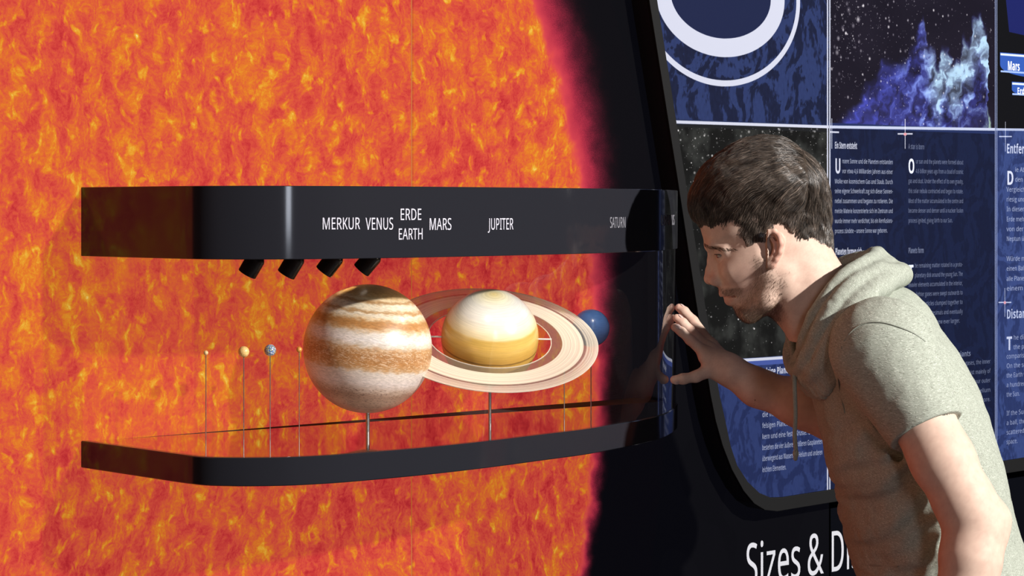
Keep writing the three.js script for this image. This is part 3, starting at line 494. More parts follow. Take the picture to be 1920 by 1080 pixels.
// surface nets: the zero surface of f inside a box, cells of size h
function surface(f, lo, hi, h, colour) {
  const n = [0, 1, 2].map((k) => Math.ceil((hi[k] - lo[k]) / h) + 1), [nx, ny, nz] = n, v = new Float32Array(nx * ny * nz), B = 6, sx = 1, sy = nx, sz = nx * ny, reach = 0.5 * Math.sqrt(3) * B * h;
  for (let bz = 0; bz < nz; bz += B) for (let by = 0; by < ny; by += B) for (let bx = 0; bx < nx; bx += B) {
    const c = f(lo[0] + (bx + B / 2 - 0.5) * h, lo[1] + (by + B / 2 - 0.5) * h, lo[2] + (bz + B / 2 - 0.5) * h), far = Math.abs(c) > reach * 1.9 + 0.004;
    for (let k = bz; k < Math.min(nz, bz + B); k++) for (let j = by; j < Math.min(ny, by + B); j++) for (let i = bx; i < Math.min(nx, bx + B); i++) v[i + j * sy + k * sz] = far ? c : f(lo[0] + i * h, lo[1] + j * h, lo[2] + k * h);
  }
  const id = new Int32Array(nx * ny * nz).fill(-1), pos = [], idx = [], E = [[0, 1], [0, 2], [0, 4], [1, 3], [1, 5], [2, 3], [2, 6], [3, 7], [4, 5], [4, 6], [5, 7], [6, 7]], off = [0, 1, 2, 3, 4, 5, 6, 7].map((c) => (c & 1) * sx + ((c >> 1) & 1) * sy + (c >> 2) * sz);
  for (let k = 0; k < nz - 1; k++) for (let j = 0; j < ny - 1; j++) for (let i = 0; i < nx - 1; i++) {
    const o = i + j * sy + k * sz; let m = 0; for (let c = 0; c < 8; c++) if (v[o + off[c]] < 0) m |= 1 << c;
    if (m === 0 || m === 255) continue;
    let x = 0, y = 0, z = 0, s = 0;
    for (const [a, b] of E) { const va = v[o + off[a]], vb = v[o + off[b]]; if ((va < 0) === (vb < 0)) continue; const t = va / (va - vb); x += lerp(a & 1, b & 1, t); y += lerp((a >> 1) & 1, (b >> 1) & 1, t); z += lerp(a >> 2, b >> 2, t); s++; }
    id[o] = pos.length / 3; pos.push(lo[0] + (i + x / s) * h, lo[1] + (j + y / s) * h, lo[2] + (k + z / s) * h);
  }
  for (let k = 1; k < nz - 1; k++) for (let j = 1; j < ny - 1; j++) for (let i = 1; i < nx - 1; i++) {
    const o = i + j * sy + k * sz, a = v[o] < 0;
    for (const [d, e, g] of [[sx, sy, sz], [sy, sz, sx], [sz, sx, sy]]) {
      const b = v[o + d] < 0; if (a === b) continue;
      const q = [id[o], id[o - e], id[o - e - g], id[o - g]]; if (q.some((t) => t < 0)) continue;
      if (a) idx.push(q[0], q[1], q[2], q[0], q[2], q[3]); else idx.push(q[0], q[2], q[1], q[0], q[3], q[2]);
    }
  }
  const nor = new Float32Array(pos.length), col = colour ? new Float32Array(pos.length) : null, e = h * 0.6, t = [0, 0, 0];
  for (let i = 0; i < pos.length; i += 3) {
    let x = pos[i], y = pos[i + 1], z = pos[i + 2], gx = f(x + e, y, z) - f(x - e, y, z), gy = f(x, y + e, z) - f(x, y - e, z), gz = f(x, y, z + e) - f(x, y, z - e), l = Math.hypot(gx, gy, gz) || 1;
    const d = clamp(f(x, y, z) / (l / (2 * e)), -h * 0.5, h * 0.5); x -= gx / l * d; y -= gy / l * d; z -= gz / l * d; pos[i] = x; pos[i + 1] = y; pos[i + 2] = z;
    nor[i] = gx / l; nor[i + 1] = gy / l; nor[i + 2] = gz / l;
    if (col) { colour(x, y, z, t); col[i] = t[0]; col[i + 1] = t[1]; col[i + 2] = t[2]; }
  }
  const g = new THREE.BufferGeometry(); g.setAttribute('position', new THREE.Float32BufferAttribute(pos, 3)); g.setAttribute('normal', new THREE.BufferAttribute(nor, 3));
  if (col) g.setAttribute('color', new THREE.BufferAttribute(col, 3)); g.setIndex(idx); return g;
}
const toPixel = (x, y, z) => { const Z = MAN_Z - z; return [960 + F * (x + MAN_X) / Z, HORIZON - F * (y - EYE) / Z]; };
const flat = (x, y) => [960 + SCALE * (x + MAN_X), HORIZON - SCALE * (y - EYE)];      // place in the outline of the head, whatever the depth

// ---- head
const headLine = outline([[1333.5, 470], [1335, 485], [1338, 502], [1343, 520], [1347, 534], [1347.5, 542], [1350, 549], [1353, 553.5], [1356.5, 557.2], [1360.5, 559.5], [1365.5, 565], [1367, 570], [1372, 574], [1376.5, 579], [1380, 586], [1385, 595], [1393, 601], [1404, 604], [1416, 602.5], [1430, 594], [1446, 583], [1475, 578], [1520, 555], [1546, 500], [1546, 440], [1540, 380], [1523, 322], [1490, 287], [1440, 272], [1390, 280], [1352, 303], [1326, 336], [1312, 375], [1309, 400], [1311.5, 420], [1317, 441], [1322.5, 457], [1328, 465]]);
const CHIN = Q(1398, 603), UP = unit([-0.404, 0.915, 0]);
const faceT = (x, y) => (x - CHIN[0]) * UP[0] + (y - CHIN[1]) * UP[1];
const WIDTH = [[-0.05, 0.040], [0, 0.041], [0.025, 0.049], [0.055, 0.0575], [0.085, 0.0635], [0.115, 0.0685], [0.15, 0.0745], [0.19, 0.0775], [0.23, 0.0765], [0.30, 0.070]];
function tableAt(table, t) { let i = 0; while (i < table.length - 2 && t > table[i + 1][0]) i++; const a = table[i], b = table[i + 1], k = clamp((t - a[0]) / (b[0] - a[0])); return lerp(a[1], b[1], k * k * (3 - 2 * k)); }
const headBlock = inflate(headLine, 0.085, (x, y) => tableAt(WIDTH, faceT(x, y)));
const two = (make) => { const a = make(1), b = make(-1); return (x, y, z) => Math.min(a(x, y, z), b(x, y, z)); };
const neck = chain([Q(1478, 470), Q(1522, 556), Q(1575, 650)], [0.058, 0.0595, 0.067], 0.02);
const neckCord = two((s) => capsule(Q(1468, 508, 0.050 * s), Q(1510, 640, 0.026 * s), 0.013, 0.012));
const jaw = two((s) => chain([Q(1446, 522, 0.052 * s), Q(1436, 562, 0.0485 * s), Q(1405, 590, 0.034 * s)], [0.014, 0.0135, 0.012], 0.01));
const cheek = two((s) => capsule(Q(1374, 508, 0.042 * s), Q(1425, 486, 0.0600 * s), 0.0095, 0.0095));
const brow = two((s) => chain([Q(1331.5, 463, 0.008 * s), Q(1340, 462, 0.028 * s), Q(1358, 468, 0.0405 * s)], [0.0065, 0.0070, 0.0055], 0.006));
const socket = two((s) => blob(Q(1336, 479, 0.031 * s), [0.0105, 0.0095, 0.0135]));
const EYEC = Q(1356, 475.5, 0.0275), EYER = 0.0115, GAZE = unit([-0.93, -0.30, 0.16]);
const lidUp = unit([-0.22, 0.97, 0]);
const lids = two((s) => { const c = [EYEC[0], EYEC[1], EYEC[2] * s]; return (x, y, z) => { const px = x - c[0], py = y - c[1], pz = z - c[2], d = Math.hypot(px, py, pz) - EYER - 0.0013, slit = px * lidUp[0] + py * lidUp[1] + 0.0016, curve = 0.0031 - 9 * pz * pz; return smax(d, curve - Math.abs(slit), 0.0014); }; });
const noseBridge = chain([Q(1335.5, 468), Q(1334.5, 488), Q(1332.5, 508), Q(1331, 521)], [0.0062, 0.0064, 0.0076, 0.0080], 0.004);
const noseTip = ball(Q(1331.2, 523.0), 0.0080), wing = two((s) => blob(Q(1342, 526.5, 0.0118 * s), [0.0105, 0.0082, 0.0068])), nostril = two((s) => capsule(Q(1335, 532, 0.0062 * s), Q(1343, 531, 0.0080 * s), 0.0026, 0.0028)), noseSide = two((s) => capsule(Q(1345, 495, 0.008 * s), Q(1345, 520, 0.010 * s), 0.0085, 0.0075));
const lipUpper = two((s) => capsule(Q(1354.5, 551.5, 0.004 * s), Q(1374, 553, 0.0205 * s), 0.0050, 0.0028)), lipLower = two((s) => capsule(Q(1366, 564, 0.002 * s), Q(1377, 558, 0.0195 * s), 0.0062, 0.003));
const mouth = two((s) => chain([Q(1352, 556.8, 0), Q(1362, 556.6, 0.013 * s), Q(1379, 554.5, 0.0245 * s)], [0.0017, 0.0017, 0.0020], 0.001));
// the ear: a rim round a shallow bowl
function earField(s) {
  const rim = chain([[1437, 470, 0.0735], [1433, 456, 0.0755], [1433.5, 444, 0.0775], [1441, 435, 0.0795], [1452, 433.5, 0.082], [1460.5, 442, 0.084], [1464, 456, 0.085], [1462, 472, 0.083], [1455, 486, 0.079], [1448.5, 496, 0.0755]].map(([x, y, z]) => Q(x, y, z * s)), [0.0028, 0.0036, 0.0038, 0.0038, 0.0038, 0.0040, 0.0042, 0.0040, 0.0042, 0.0050], 0.003);
  const anti = chain([[1447, 448, 0.0785], [1454, 458, 0.0805], [1453, 472, 0.0795], [1446, 484, 0.077]].map(([x, y, z]) => Q(x, y, z * s)), [0.0024, 0.0030, 0.0032, 0.0030], 0.003);
  const lobe = blob(Q(1444, 495, 0.0745 * s), [0.0075, 0.0085, 0.0045]), tragus = blob(Q(1436, 474, 0.0745 * s), [0.0045, 0.0070, 0.0055]), plateEar = capsule(Q(1449, 455, 0.0730 * s), Q(1447, 478, 0.0710 * s), 0.0125, 0.0105), bowl = blob(Q(1446, 466, 0.0825 * s), [0.0115, 0.0200, 0.0135]);
  const backing = chain([Q(1459, 452, 0.0705 * s), Q(1456, 474, 0.069 * s)], [0.0100, 0.0085]);
  return (x, y, z) => { let d = smin(plateEar(x, y, z), backing(x, y, z), 0.008); d = smax(d, -bowl(x, y, z), 0.004); d = smin(d, rim(x, y, z), 0.0025); d = smin(d, anti(x, y, z), 0.0025); d = smin(d, lobe(x, y, z), 0.004); return smin(d, tragus(x, y, z), 0.004); };
}
const ears = two(earField), EARBOX = [Q(1425, 510), Q(1472, 424)];
function headField(x, y, z) {
  let d = headBlock(x, y, z);
  if (d > 0.05) return Math.min(d, neck(x, y, z));
  d = smin(d, jaw(x, y, z), 0.016); d = smin(d, cheek(x, y, z), 0.030); d = smin(d, brow(x, y, z), 0.012); d = smax(d, -socket(x, y, z), 0.010);
  d = smin(d, noseSide(x, y, z), 0.010); d = smin(d, noseBridge(x, y, z), 0.006); d = smin(d, noseTip(x, y, z), 0.006); d = smin(d, wing(x, y, z), 0.005); d = smax(d, -nostril(x, y, z), 0.003);
  d = smin(d, lipUpper(x, y, z), 0.004); d = smin(d, lipLower(x, y, z), 0.005); d = smax(d, -mouth(x, y, z), 0.0028); d = smin(d, lids(x, y, z), 0.0035);
  d = smin(d, neck(x, y, z), 0.018); d = smin(d, neckCord(x, y, z), 0.020);
  if (x > EARBOX[0][0] && x < EARBOX[1][0] && y > EARBOX[0][1] && y < EARBOX[1][1]) d = smin(d, ears(x, y, z), 0.004);
  return d;
}
// ---- arms and hands. The far hand touches the curved front of the showcase with its fingertips and thumb.
const elbowFar = QD(1655, 826, 3.06), wristFar = QD(1368, 694, 3.085);
const armFar = chain([QD(1600, 600, 3.0), elbowFar, QD(1500, 755, 3.07), QD(1420, 727, 3.08), wristFar], [0.055, 0.046, 0.0375, 0.0285, 0.0265], 0.02);
const TIPS = [ // fingertip, joints and knuckle of each finger, nearest the camera first
  [[1265.5, 613.5, 3.075], [1278, 622, 3.075], [1294, 637, 3.078], [1324, 664, 3.085]],
  [[1269.5, 596.5, 3.100], [1280, 605, 3.098], [1297, 622, 3.098], [1328, 655, 3.100]],
  [[1273.2, 577, 3.128], [1283, 584, 3.125], [1299, 602, 3.122], [1333, 648, 3.117]],
  [[1274.5, 596, 3.150], [1283, 602, 3.146], [1298, 617, 3.140], [1336, 654, 3.132]],
];
const fingerR = [[0.0066, 0.0074, 0.0084, 0.0100], [0.0068, 0.0077, 0.0087, 0.0102], [0.0068, 0.0078, 0.0090, 0.0104], [0.0058, 0.0066, 0.0074, 0.0090]];
const fingers = TIPS.map((f, i) => chain(f.map((p) => QD(...p)), fingerR[i], 0.004));
const thumb = chain([[1264.3, 712, 3.062], [1281, 710.5, 3.062], [1305, 706, 3.068], [1330, 694, 3.080]].map((p) => QD(...p)), [0.0068, 0.0080, 0.0088, 0.0125], 0.006);
const palm = TIPS.map((f) => capsule(QD(...f[3]), [wristFar[0], wristFar[1], wristFar[2] + (3.105 - f[3][2]) * 0.55], 0.0115, 0.0165)), web = capsule(QD(1322, 672, 3.080), QD(1344, 692, 3.082), 0.0105, 0.015);
function handFar(x, y, z) { let p = palm[0](x, y, z); for (let i = 1; i < 4; i++) p = smin(p, palm[i](x, y, z), 0.012); p = smin(p, web(x, y, z), 0.008); let d = smin(p, thumb(x, y, z), 0.008), fd = fingers[0](x, y, z); for (let i = 1; i < 4; i++) fd = smin(fd, fingers[i](x, y, z), 0.0012); return smin(d, fd, 0.008); }
const armFarField = (x, y, z) => smin(armFar(x, y, z), handFar(x, y, z), 0.016);
const elbowNear = QD(1829, 984, 2.615), wristNear = QD(1792, 1290, 2.60);
const armNearCore = chain([QD(1660, 650, 2.69), QD(1768, 864, 2.635), QD(1808, 940, 2.62), elbowNear, QD(1820, 1045, 2.605), QD(1812, 1120, 2.60), wristNear], [0.052, 0.0425, 0.0400, 0.0385, 0.0395, 0.0385, 0.0265], 0.02);
const elbowTip = capsule(QD(1868, 972, 2.615), QD(1862, 996, 2.61), 0.0155, 0.014);
const nearFingers = [0, 1, 2, 3].map((i) => { const k = QD(1765 + i * 12, 1400, 2.625 - i * 0.020 + 0.02); return chain([k, [k[0] - 0.010, k[1] - 0.042, k[2] - 0.004], [k[0] - 0.024, k[1] - 0.066, k[2] - 0.010], [k[0] - 0.040, k[1] - 0.080, k[2] - 0.012]], [0.0100, 0.0088, 0.0080, 0.0070], 0.004); });
const nearPalm = [0, 1, 2, 3].map((i) => capsule(QD(1765 + i * 12, 1400, 2.625 - i * 0.020 + 0.02), [wristNear[0], wristNear[1], wristNear[2] + (i - 1.5) * 0.010], 0.0115, 0.018)), nearThumb = chain([[wristNear[0] - 0.012, wristNear[1] - 0.03, wristNear[2] - 0.016], [wristNear[0] - 0.045, wristNear[1] - 0.068, wristNear[2] - 0.018], [wristNear[0] - 0.058, wristNear[1] - 0.105, wristNear[2] - 0.012]], [0.014, 0.010, 0.0075], 0.006);
function armNearField(x, y, z) {
  let d = smin(armNearCore(x, y, z), elbowTip(x, y, z), 0.026);
  if (y < wristNear[1] + 0.06) { let p = nearPalm[0](x, y, z); for (let i = 1; i < 4; i++) p = smin(p, nearPalm[i](x, y, z), 0.012); p = smin(p, nearThumb(x, y, z), 0.008); let q = 1; for (const f of nearFingers) q = Math.min(q, f(x, y, z)); d = smin(d, smin(p, q, 0.006), 0.016); }
  return d;
}
const trunk = chain([Q(1572, 640), Q(1650, 720), Q(1740, 950), Q(1790, 1120)], [0.060, 0.085, 0.085, 0.090], 0.04);
// ---- colours of the skin: its own tone, redder ears, lips, nose and knuckles, stubble shadow of the beard area
const SKIN = [0.61, 0.435, 0.35];
function beardArea(px, py, z) {
  const jawLine = step(508, 530, py + 0.16 * (px - 1400)) * step(1476, 1450, px) * step(640, 606, py) * step(1352, 1374, px - 0.55 * (py - 555));
  const strap = step(1400, 1408, px) * step(1446, 1432, px) * step(472, 486, py), lip = step(536, 540, py) * step(556, 552, py) * step(1392, 1380, px);
  const cheekClear = step(1398, 1428, px + 0.55 * (py - 520)), chin = step(566, 578, py) * step(1440, 1420, px);
  const under = step(622, 596, py - 0.05 * px + 72);
  return clamp(Math.max(jawLine * Math.max(cheekClear * 0.7, chin), strap * 0.6, lip * 0.6)) * under;
}
function skinColour(x, y, z, o) {
  const [px, py] = flat(x, y), n = 0.06 * noise3(x * 60, y * 60, z * 60) + 0.05 * noise3(x * 260, y * 260, z * 260);
  let r = SKIN[0] * (1 + n), g = SKIN[1] * (1 + n * 1.3), b = SKIN[2] * (1 + n * 1.3);
  const warm = (k) => { r *= 1 + 0.02 * k; g *= 1 - 0.20 * k; b *= 1 - 0.22 * k; };
  if (px < 1600 && py < 680 && px > 1310 && z > -0.12) {
    const [gx, gy] = [px, py];
    warm(0.9 * step(1428, 1434, gx) * step(1470, 1464, gx) * step(426, 434, gy) * step(506, 500, gy) * step(0.070, 0.078, Math.abs(z)));
    warm(0.7 * step(1346, 1334, gx) * step(500, 514, gy) * step(540, 532, gy)); warm(0.35 * step(40, 14, Math.hypot(gx - 1385, gy - 520)));
    const lip = Math.max(step(0.0026, 0.0008, lipUpper(x, y, z)), step(0.0028, 0.0008, lipLower(x, y, z))); warm(0.9 * lip);
    const bd = beardArea(gx, gy, z) * (1 - lip), sp = 0.55 + 0.45 * noise3(x * 420, y * 420, z * 420); const k = bd * clamp(sp + 0.15) * 0.56;
    r = lerp(r, 0.13, k); g = lerp(g, 0.085, k); b = lerp(b, 0.06, k);
  } else if (py > 560 && px < 1350) { let kn = 0; for (const f of TIPS) for (const q of [f[0], f[2], f[3]]) { const c = QD(...q); kn = Math.max(kn, step(0.016, 0.006, Math.hypot(x - c[0], y - c[1], z - c[2]))); } warm(0.6 * kn); }
  o[0] = r; o[1] = g; o[2] = b;
}
const lo3 = (a, b, m) => [0, 1, 2].map((k) => Math.min(a[k], b[k]) - m), hi3 = (a, b, m) => [0, 1, 2].map((k) => Math.max(a[k], b[k]) + m);
const headLo = [Q(1300, 0)[0], Q(0, 640)[1], -0.105], headHi = [Q(1600, 0)[0], Q(0, 262)[1], 0.105];
const skin = physical({ vertexColors: true, roughness: 0.58, specularIntensity: 0.4, sheen: 0.15, sheenRoughness: 0.6, sheenColor: new THREE.Color(0.9, 0.6, 0.5) });
const headMesh = surface(headField, headLo, headHi, 0.0018, skinColour);
const handLo = lo3(QD(1255, 790, 3.04), QD(1390, 560, 3.17), 0.008), handHi = hi3(QD(1255, 790, 3.04), QD(1390, 560, 3.17), 0.008);
const bodyParts = [headMesh,
  surface(armFarField, handLo, handHi, 0.0017, skinColour),
  surface(armFarField, [handHi[0] - 0.004, Q(0, 860)[1] - 0.06, -0.30], [QD(1680, 0, 3.06)[0] + 0.06, Q(0, 590)[1], -0.10], 0.005, skinColour),
  surface(armNearField, [QD(1690, 0, 2.6)[0], wristNear[1] - 0.005, 0.12], [QD(1900, 0, 2.6)[0], QD(0, 780, 2.6)[1], 0.38], 0.0035, skinColour),
  surface(armNearField, [wristNear[0] - 0.10, wristNear[1] - 0.24, 0.12], [wristNear[0] + 0.09, wristNear[1] + 0.004, 0.38], 0.0028, skinColour),
  surface((x, y, z) => smin(trunk(x, y, z), neck(x, y, z), 0.03), [Q(1500, 0)[0], Q(0, 1220)[1], -0.15], [Q(1900, 0)[0], Q(0, 636)[1], 0.15], 0.009, skinColour)];
part('body', mergeGeometries(bodyParts), skin, man, 'pale skin with a short beard');
// ---- eyes
for (const s of [1, -1]) {
  const c = [EYEC[0], EYEC[1], EYEC[2] * s], gz = unit([GAZE[0], GAZE[1], 0.06 * s]), g = new THREE.SphereGeometry(EYER, 40, 28), p = g.attributes.position, col = new Float32Array(p.count * 3);
  for (let i = 0; i < p.count; i++) { const a = (p.getX(i) * gz[0] + p.getY(i) * gz[1] + p.getZ(i) * gz[2]) / EYER, t = a > 0.95 ? [0.01, 0.01, 0.01] : a > 0.80 ? [0.06, 0.05, 0.035] : [0.30, 0.26, 0.24]; col.set(t, i * 3); }
  g.setAttribute('color', new THREE.BufferAttribute(col, 3));
  part('eye', g.translate(...c), physical({ vertexColors: true, roughness: 0.12, clearcoat: 0.6 }), man);
}
// ---- eyelashes along the rims of the upper lids
for (const s of [1, -1]) {
  const c = [EYEC[0], EYEC[1], EYEC[2] * s], front = unit([-0.95, -0.22, 0]), pts = [];
  for (let k = 0; k <= 16; k++) { const a = lerp(-0.95, 1.05, k / 16), h = 0.0017 - 0.0030 * a * a * 0.5, r = EYER + 0.0016, w = Math.sqrt(Math.max(0, r * r - h * h)); pts.push(new THREE.Vector3(c[0] + lidUp[0] * h + w * front[0] * Math.cos(a), c[1] + lidUp[1] * h + w * front[1] * Math.cos(a), c[2] + s * w * Math.sin(a))); }
  part('eyelashes', new THREE.TubeGeometry(new THREE.CatmullRomCurve3(pts), 40, 0.0006, 6), standard({ color: new THREE.Color(0.03, 0.02, 0.015), roughness: 0.6 }), man);
}
// ---- nails of the far hand
{
  const nail = physical({ color: new THREE.Color(0.62, 0.46, 0.42), roughness: 0.25 }), put = (a, b, r, side) => {
    const A = QD(...a), B = QD(...b), dir = new THREE.Vector3(...unit(sub(A, B))), g = new THREE.SphereGeometry(1, 20, 14).scale(0.0058, 0.0046, 0.0013), out = new THREE.Vector3(...side); out.addScaledVector(dir, -out.dot(dir)).normalize();
    const m = new THREE.Matrix4().makeBasis(dir, new THREE.Vector3().crossVectors(out, dir), out), at = new THREE.Vector3(...A).addScaledVector(dir, -0.0035).addScaledVector(out, r);
    part('fingernail', g.applyMatrix4(m).translate(at.x, at.y, at.z), nail, man);
  };
  put(TIPS[0][0], TIPS[0][1], 0.0066, [0.35, 0.45, 0.85]); put(TIPS[1][0], TIPS[1][1], 0.0068, [0.6, 0.8, 0.3]); put(TIPS[2][0], TIPS[2][1], 0.0068, [0.6, 0.8, 0.2]); put(TIPS[3][0], TIPS[3][1], 0.0058, [0.6, 0.8, 0.1]);
  put([1264.3, 712, 3.062], [1281, 710.5, 3.062], 0.0068, [0.1, -0.75, 0.7]);
}
// ---- hair: a close cap with thousands of strands combed over it
const hairLine = outline([[1311, 424], [1299, 408], [1294, 385], [1295, 364], [1303, 344], [1320, 314], [1350, 288.5], [1391, 265], [1438, 256], [1481, 265], [1517, 292], [1543, 328], [1553, 368], [1555, 405], [1559, 440], [1561, 462], [1556, 500], [1540, 560], [1480, 600], [1400, 590], [1340, 520], [1326, 460]]);
const hairRegion = outline([[1280, 340], [1285, 405], [1300, 423], [1313, 425], [1330, 425], [1347, 428], [1362, 434], [1376, 443], [1390, 458], [1401, 482], [1411, 490], [1419, 478], [1423, 457], [1426, 443], [1434, 428], [1446, 421], [1460, 422], [1473, 430], [1482, 444], [1489, 460], [1498, 474], [1514, 480], [1534, 480], [1552, 474], [1575, 468], [1590, 400], [1580, 300], [1480, 230], [1340, 230]], 0.06);
const hairBlock = inflate(hairLine, 0.088, (x, y) => { const t = faceT(x, y), [px, py] = flat(x, y); return tableAt(WIDTH, t) + 0.0012 + 0.0108 * step(405, 335, py) - 0.002 * step(1480, 1540, px); });
const tufts = (x, y, z) => 0.0012 * noise3(x * 40 + y * 30, y * 26, z * 60);
const hairField = (x, y, z) => smax(hairBlock(x, y, z) + tufts(x, y, z), hairRegion(x, y) - 0.0065 + 0.003 * noise3(x * 210, y * 90, z * 90) + 0.004 * noise3(x * 70, y * 40, z * 40), 0.013);
const hairTone = (x, y, z, o) => { const k = 0.75 + 0.35 * noise3(x * 120, y * 120, z * 120), thin = step(-0.011, 0.004, hairRegion(x, y) + 0.004 * noise3(x * 300, y * 300, z * 300)) * (0.45 + 0.3 * noise3(x * 700, y * 700, z * 700)); o[0] = lerp(0.052 * k, SKIN[0], thin); o[1] = lerp(0.039 * k, SKIN[1], thin); o[2] = lerp(0.030 * k, SKIN[2], thin); };
const hairCap = surface(hairField, [Q(1285, 0)[0], Q(0, 486)[1], -0.105], [Q(1575, 0)[0], Q(0, 246)[1], 0.105], 0.0024, hairTone);
const hairMat = physical({ vertexColors: true, roughness: 0.32, specularIntensity: 1 });
part('hair', hairCap, hairMat, man, 'short dark brown hair swept forward');
function strands(source, count, keep, flow, opts) {
  const p = source.attributes.position, n = source.attributes.normal, pos = [], nor = [], col = [], idx = [];
  for (let s = 0, tries = 0; s < count && tries < count * 40; tries++) {
    const i = Math.floor(rnd() * p.count); let a = [p.getX(i), p.getY(i), p.getZ(i)]; const N = [n.getX(i), n.getY(i), n.getZ(i)];
    const want = keep(a, N); if (rnd() > want) continue; s++;
    const L = opts.length * (0.6 + 0.8 * rnd()) * (opts.vary ? opts.vary(a) : 1), seg = opts.segments, r0 = opts.radius * (0.7 + 0.6 * rnd()), tone = opts.tone(a), jitter = [(rnd() - 0.5) * opts.wild, (rnd() - 0.5) * opts.wild, (rnd() - 0.5) * opts.wild];
    const pts = []; let q = a.slice(), nn = N.slice();
    for (let k = 0; k <= seg; k++) {
      pts.push([q.slice(), nn.slice()]);
      let d = flow(q, nn); d = [d[0] + jitter[0], d[1] + jitter[1], d[2] + jitter[2]]; const out = dot(d, nn); d = unit([d[0] - out * nn[0], d[1] - out * nn[1], d[2] - out * nn[2]]);
      const h = opts.lift; q = [q[0] + L / seg * (d[0] + nn[0] * h), q[1] + L / seg * (d[1] + nn[1] * h), q[2] + L / seg * (d[2] + nn[2] * h)];
      if (opts.field) { const e = 0.002, f = opts.field, f0 = f(...q), g = unit([f(q[0] + e, q[1], q[2]) - f0, f(q[0], q[1] + e, q[2]) - f0, f(q[0], q[1], q[2] + e) - f0]); const goal = opts.rise * (opts.vary ? opts.vary(a) : 1) * (k + 1) / seg; if (Math.abs(f0) < 0.02) { q = [q[0] - g[0] * (f0 - goal), q[1] - g[1] * (f0 - goal), q[2] - g[2] * (f0 - goal)]; nn = g; } }
    }
    const base = pos.length / 3;
    for (let k = 0; k <= seg; k++) {
      const [c, m] = pts[k], nx = pts[Math.min(seg, k + 1)][0], pv = pts[Math.max(0, k - 1)][0], d = unit(sub(nx, pv)), w = unit([d[1] * m[2] - d[2] * m[1], d[2] * m[0] - d[0] * m[2], d[0] * m[1] - d[1] * m[0]]), r = r0 * (k === seg ? 0.15 : 1 - 0.4 * k / seg);
      for (const [u, v] of [[-1, 0], [0, 0.8], [1, 0]]) { pos.push(c[0] + r * (w[0] * u + m[0] * v), c[1] + r * (w[1] * u + m[1] * v), c[2] + r * (w[2] * u + m[2] * v)); const t = unit([w[0] * u + m[0] * (v + 0.3), w[1] * u + m[1] * (v + 0.3), w[2] * u + m[2] * (v + 0.3)]); nor.push(...t); col.push(...tone); }
      if (k < seg) for (let u = 0; u < 2; u++) { const o = base + k * 3 + u; idx.push(o, o + 1, o + 3, o + 1, o + 4, o + 3); }
    }
  }
  const g = new THREE.BufferGeometry(); g.setAttribute('position', new THREE.Float32BufferAttribute(pos, 3)); g.setAttribute('normal', new THREE.Float32BufferAttribute(nor, 3)); g.setAttribute('color', new THREE.Float32BufferAttribute(col, 3)); g.setIndex(idx); return g;
}
const CROWN = [1508, 292];
function hairFlow(q, n) {
  const [px, py] = flat(q[0], q[1]), dx = px - CROWN[0], dy = py - CROWN[1], l = Math.hypot(dx, dy) || 1, top = step(400, 300, py);
  let fx = dx / l, fy = dy / l;
  if (px < 1500) { fx = lerp(-0.62, -0.95, top); fy = lerp(0.80, 0.36, top); if (py > 395) { fx = -0.35; fy = 0.95; } } else { fx = lerp(0.05, 0.35, top); fy = 1; if (py > 425) { fx = -0.35; fy = 0.85; } }
  const wave = 0.30 * noise3(q[0] * 30, q[1] * 30, q[2] * 30);
  return unit([fx + wave, -(fy + wave * 0.5), n[2] * 0.1]);
}
const hairShade = (a) => { const lock = Math.max(0.3, 1 + 1.0 * noise3(a[0] * 60, a[1] * 60, a[2] * 60)), k = (0.5 + 1.0 * rnd() * rnd() + (rnd() > 0.86 ? 1.4 : 0)) * lock, w = rnd(); return [0.064 * k, (0.048 + 0.004 * w) * k, (0.038 + 0.005 * w) * k]; };
const strandMesh = strands(hairCap, 24000, (a) => (hairBlock(...a) < -0.008 ? 0 : lerp(1, 0.45, step(-0.010, 0.006, hairRegion(a[0], a[1])))), hairFlow, { length: 0.036, vary: (a) => { const [px, py] = flat(a[0], a[1]); return lerp(1, 0.22, step(345, 425, py)); }, segments: 6, radius: 0.00034, lift: 0.03, wild: 0.28, tone: hairShade, field: hairField, rise: 0.0036 });
const st = part('hair_strands', strandMesh, hairMat, man); st.userData.kind = 'stuff';
// ---- beard, moustache and eyebrows of short hairs
const beardMesh = strands(headMesh, 8500, (a, n) => { const [px, py] = flat(a[0], a[1]); return px < 1480 && py > 470 && py < 625 && px > 1340 && dot(n, [0, 0, 1]) > -0.6 ? Math.pow(beardArea(px, py, a[2]), 1.3) * (0.45 + 0.55 * step(560, 585, py)) * step(1478, 1440, px) * (step(0.0012, 0.003, lipUpper(...a)) * step(0.0012, 0.003, lipLower(...a))) : 0; }, (q) => unit([-0.35, -0.9, 0.05]), { length: 0.0034, segments: 2, radius: 0.00013, lift: 0.6, wild: 0.8, tone: () => { const k = 0.5 + 1.2 * rnd(); return [0.12 * k, 0.078 * k, 0.05 * k]; } });
part('beard', beardMesh, hairMat, man, 'short stubbly beard').userData.kind = 'stuff';
const browMesh = strands(headMesh, 1300, (a, n) => { const [px, py] = flat(a[0], a[1]), z = Math.abs(a[2]); const mid = 459.5 + 190 * (z - 0.012); return z > 0.009 && z < 0.056 && px < 1372 && Math.abs(py - mid) < 3.4 - 30 * Math.max(0, z - 0.03) ? 1 : 0; }, (q) => unit([0.65, -0.25, Math.sign(q[2]) * 0.7]), { length: 0.0085, segments: 3, radius: 0.00026, lift: 0.12, wild: 0.3, tone: () => { const k = 0.6 + 0.8 * rnd(); return [0.05 * k, 0.033 * k, 0.022 * k]; } });
part('eyebrow', browMesh, hairMat, man).userData.kind = 'stuff';
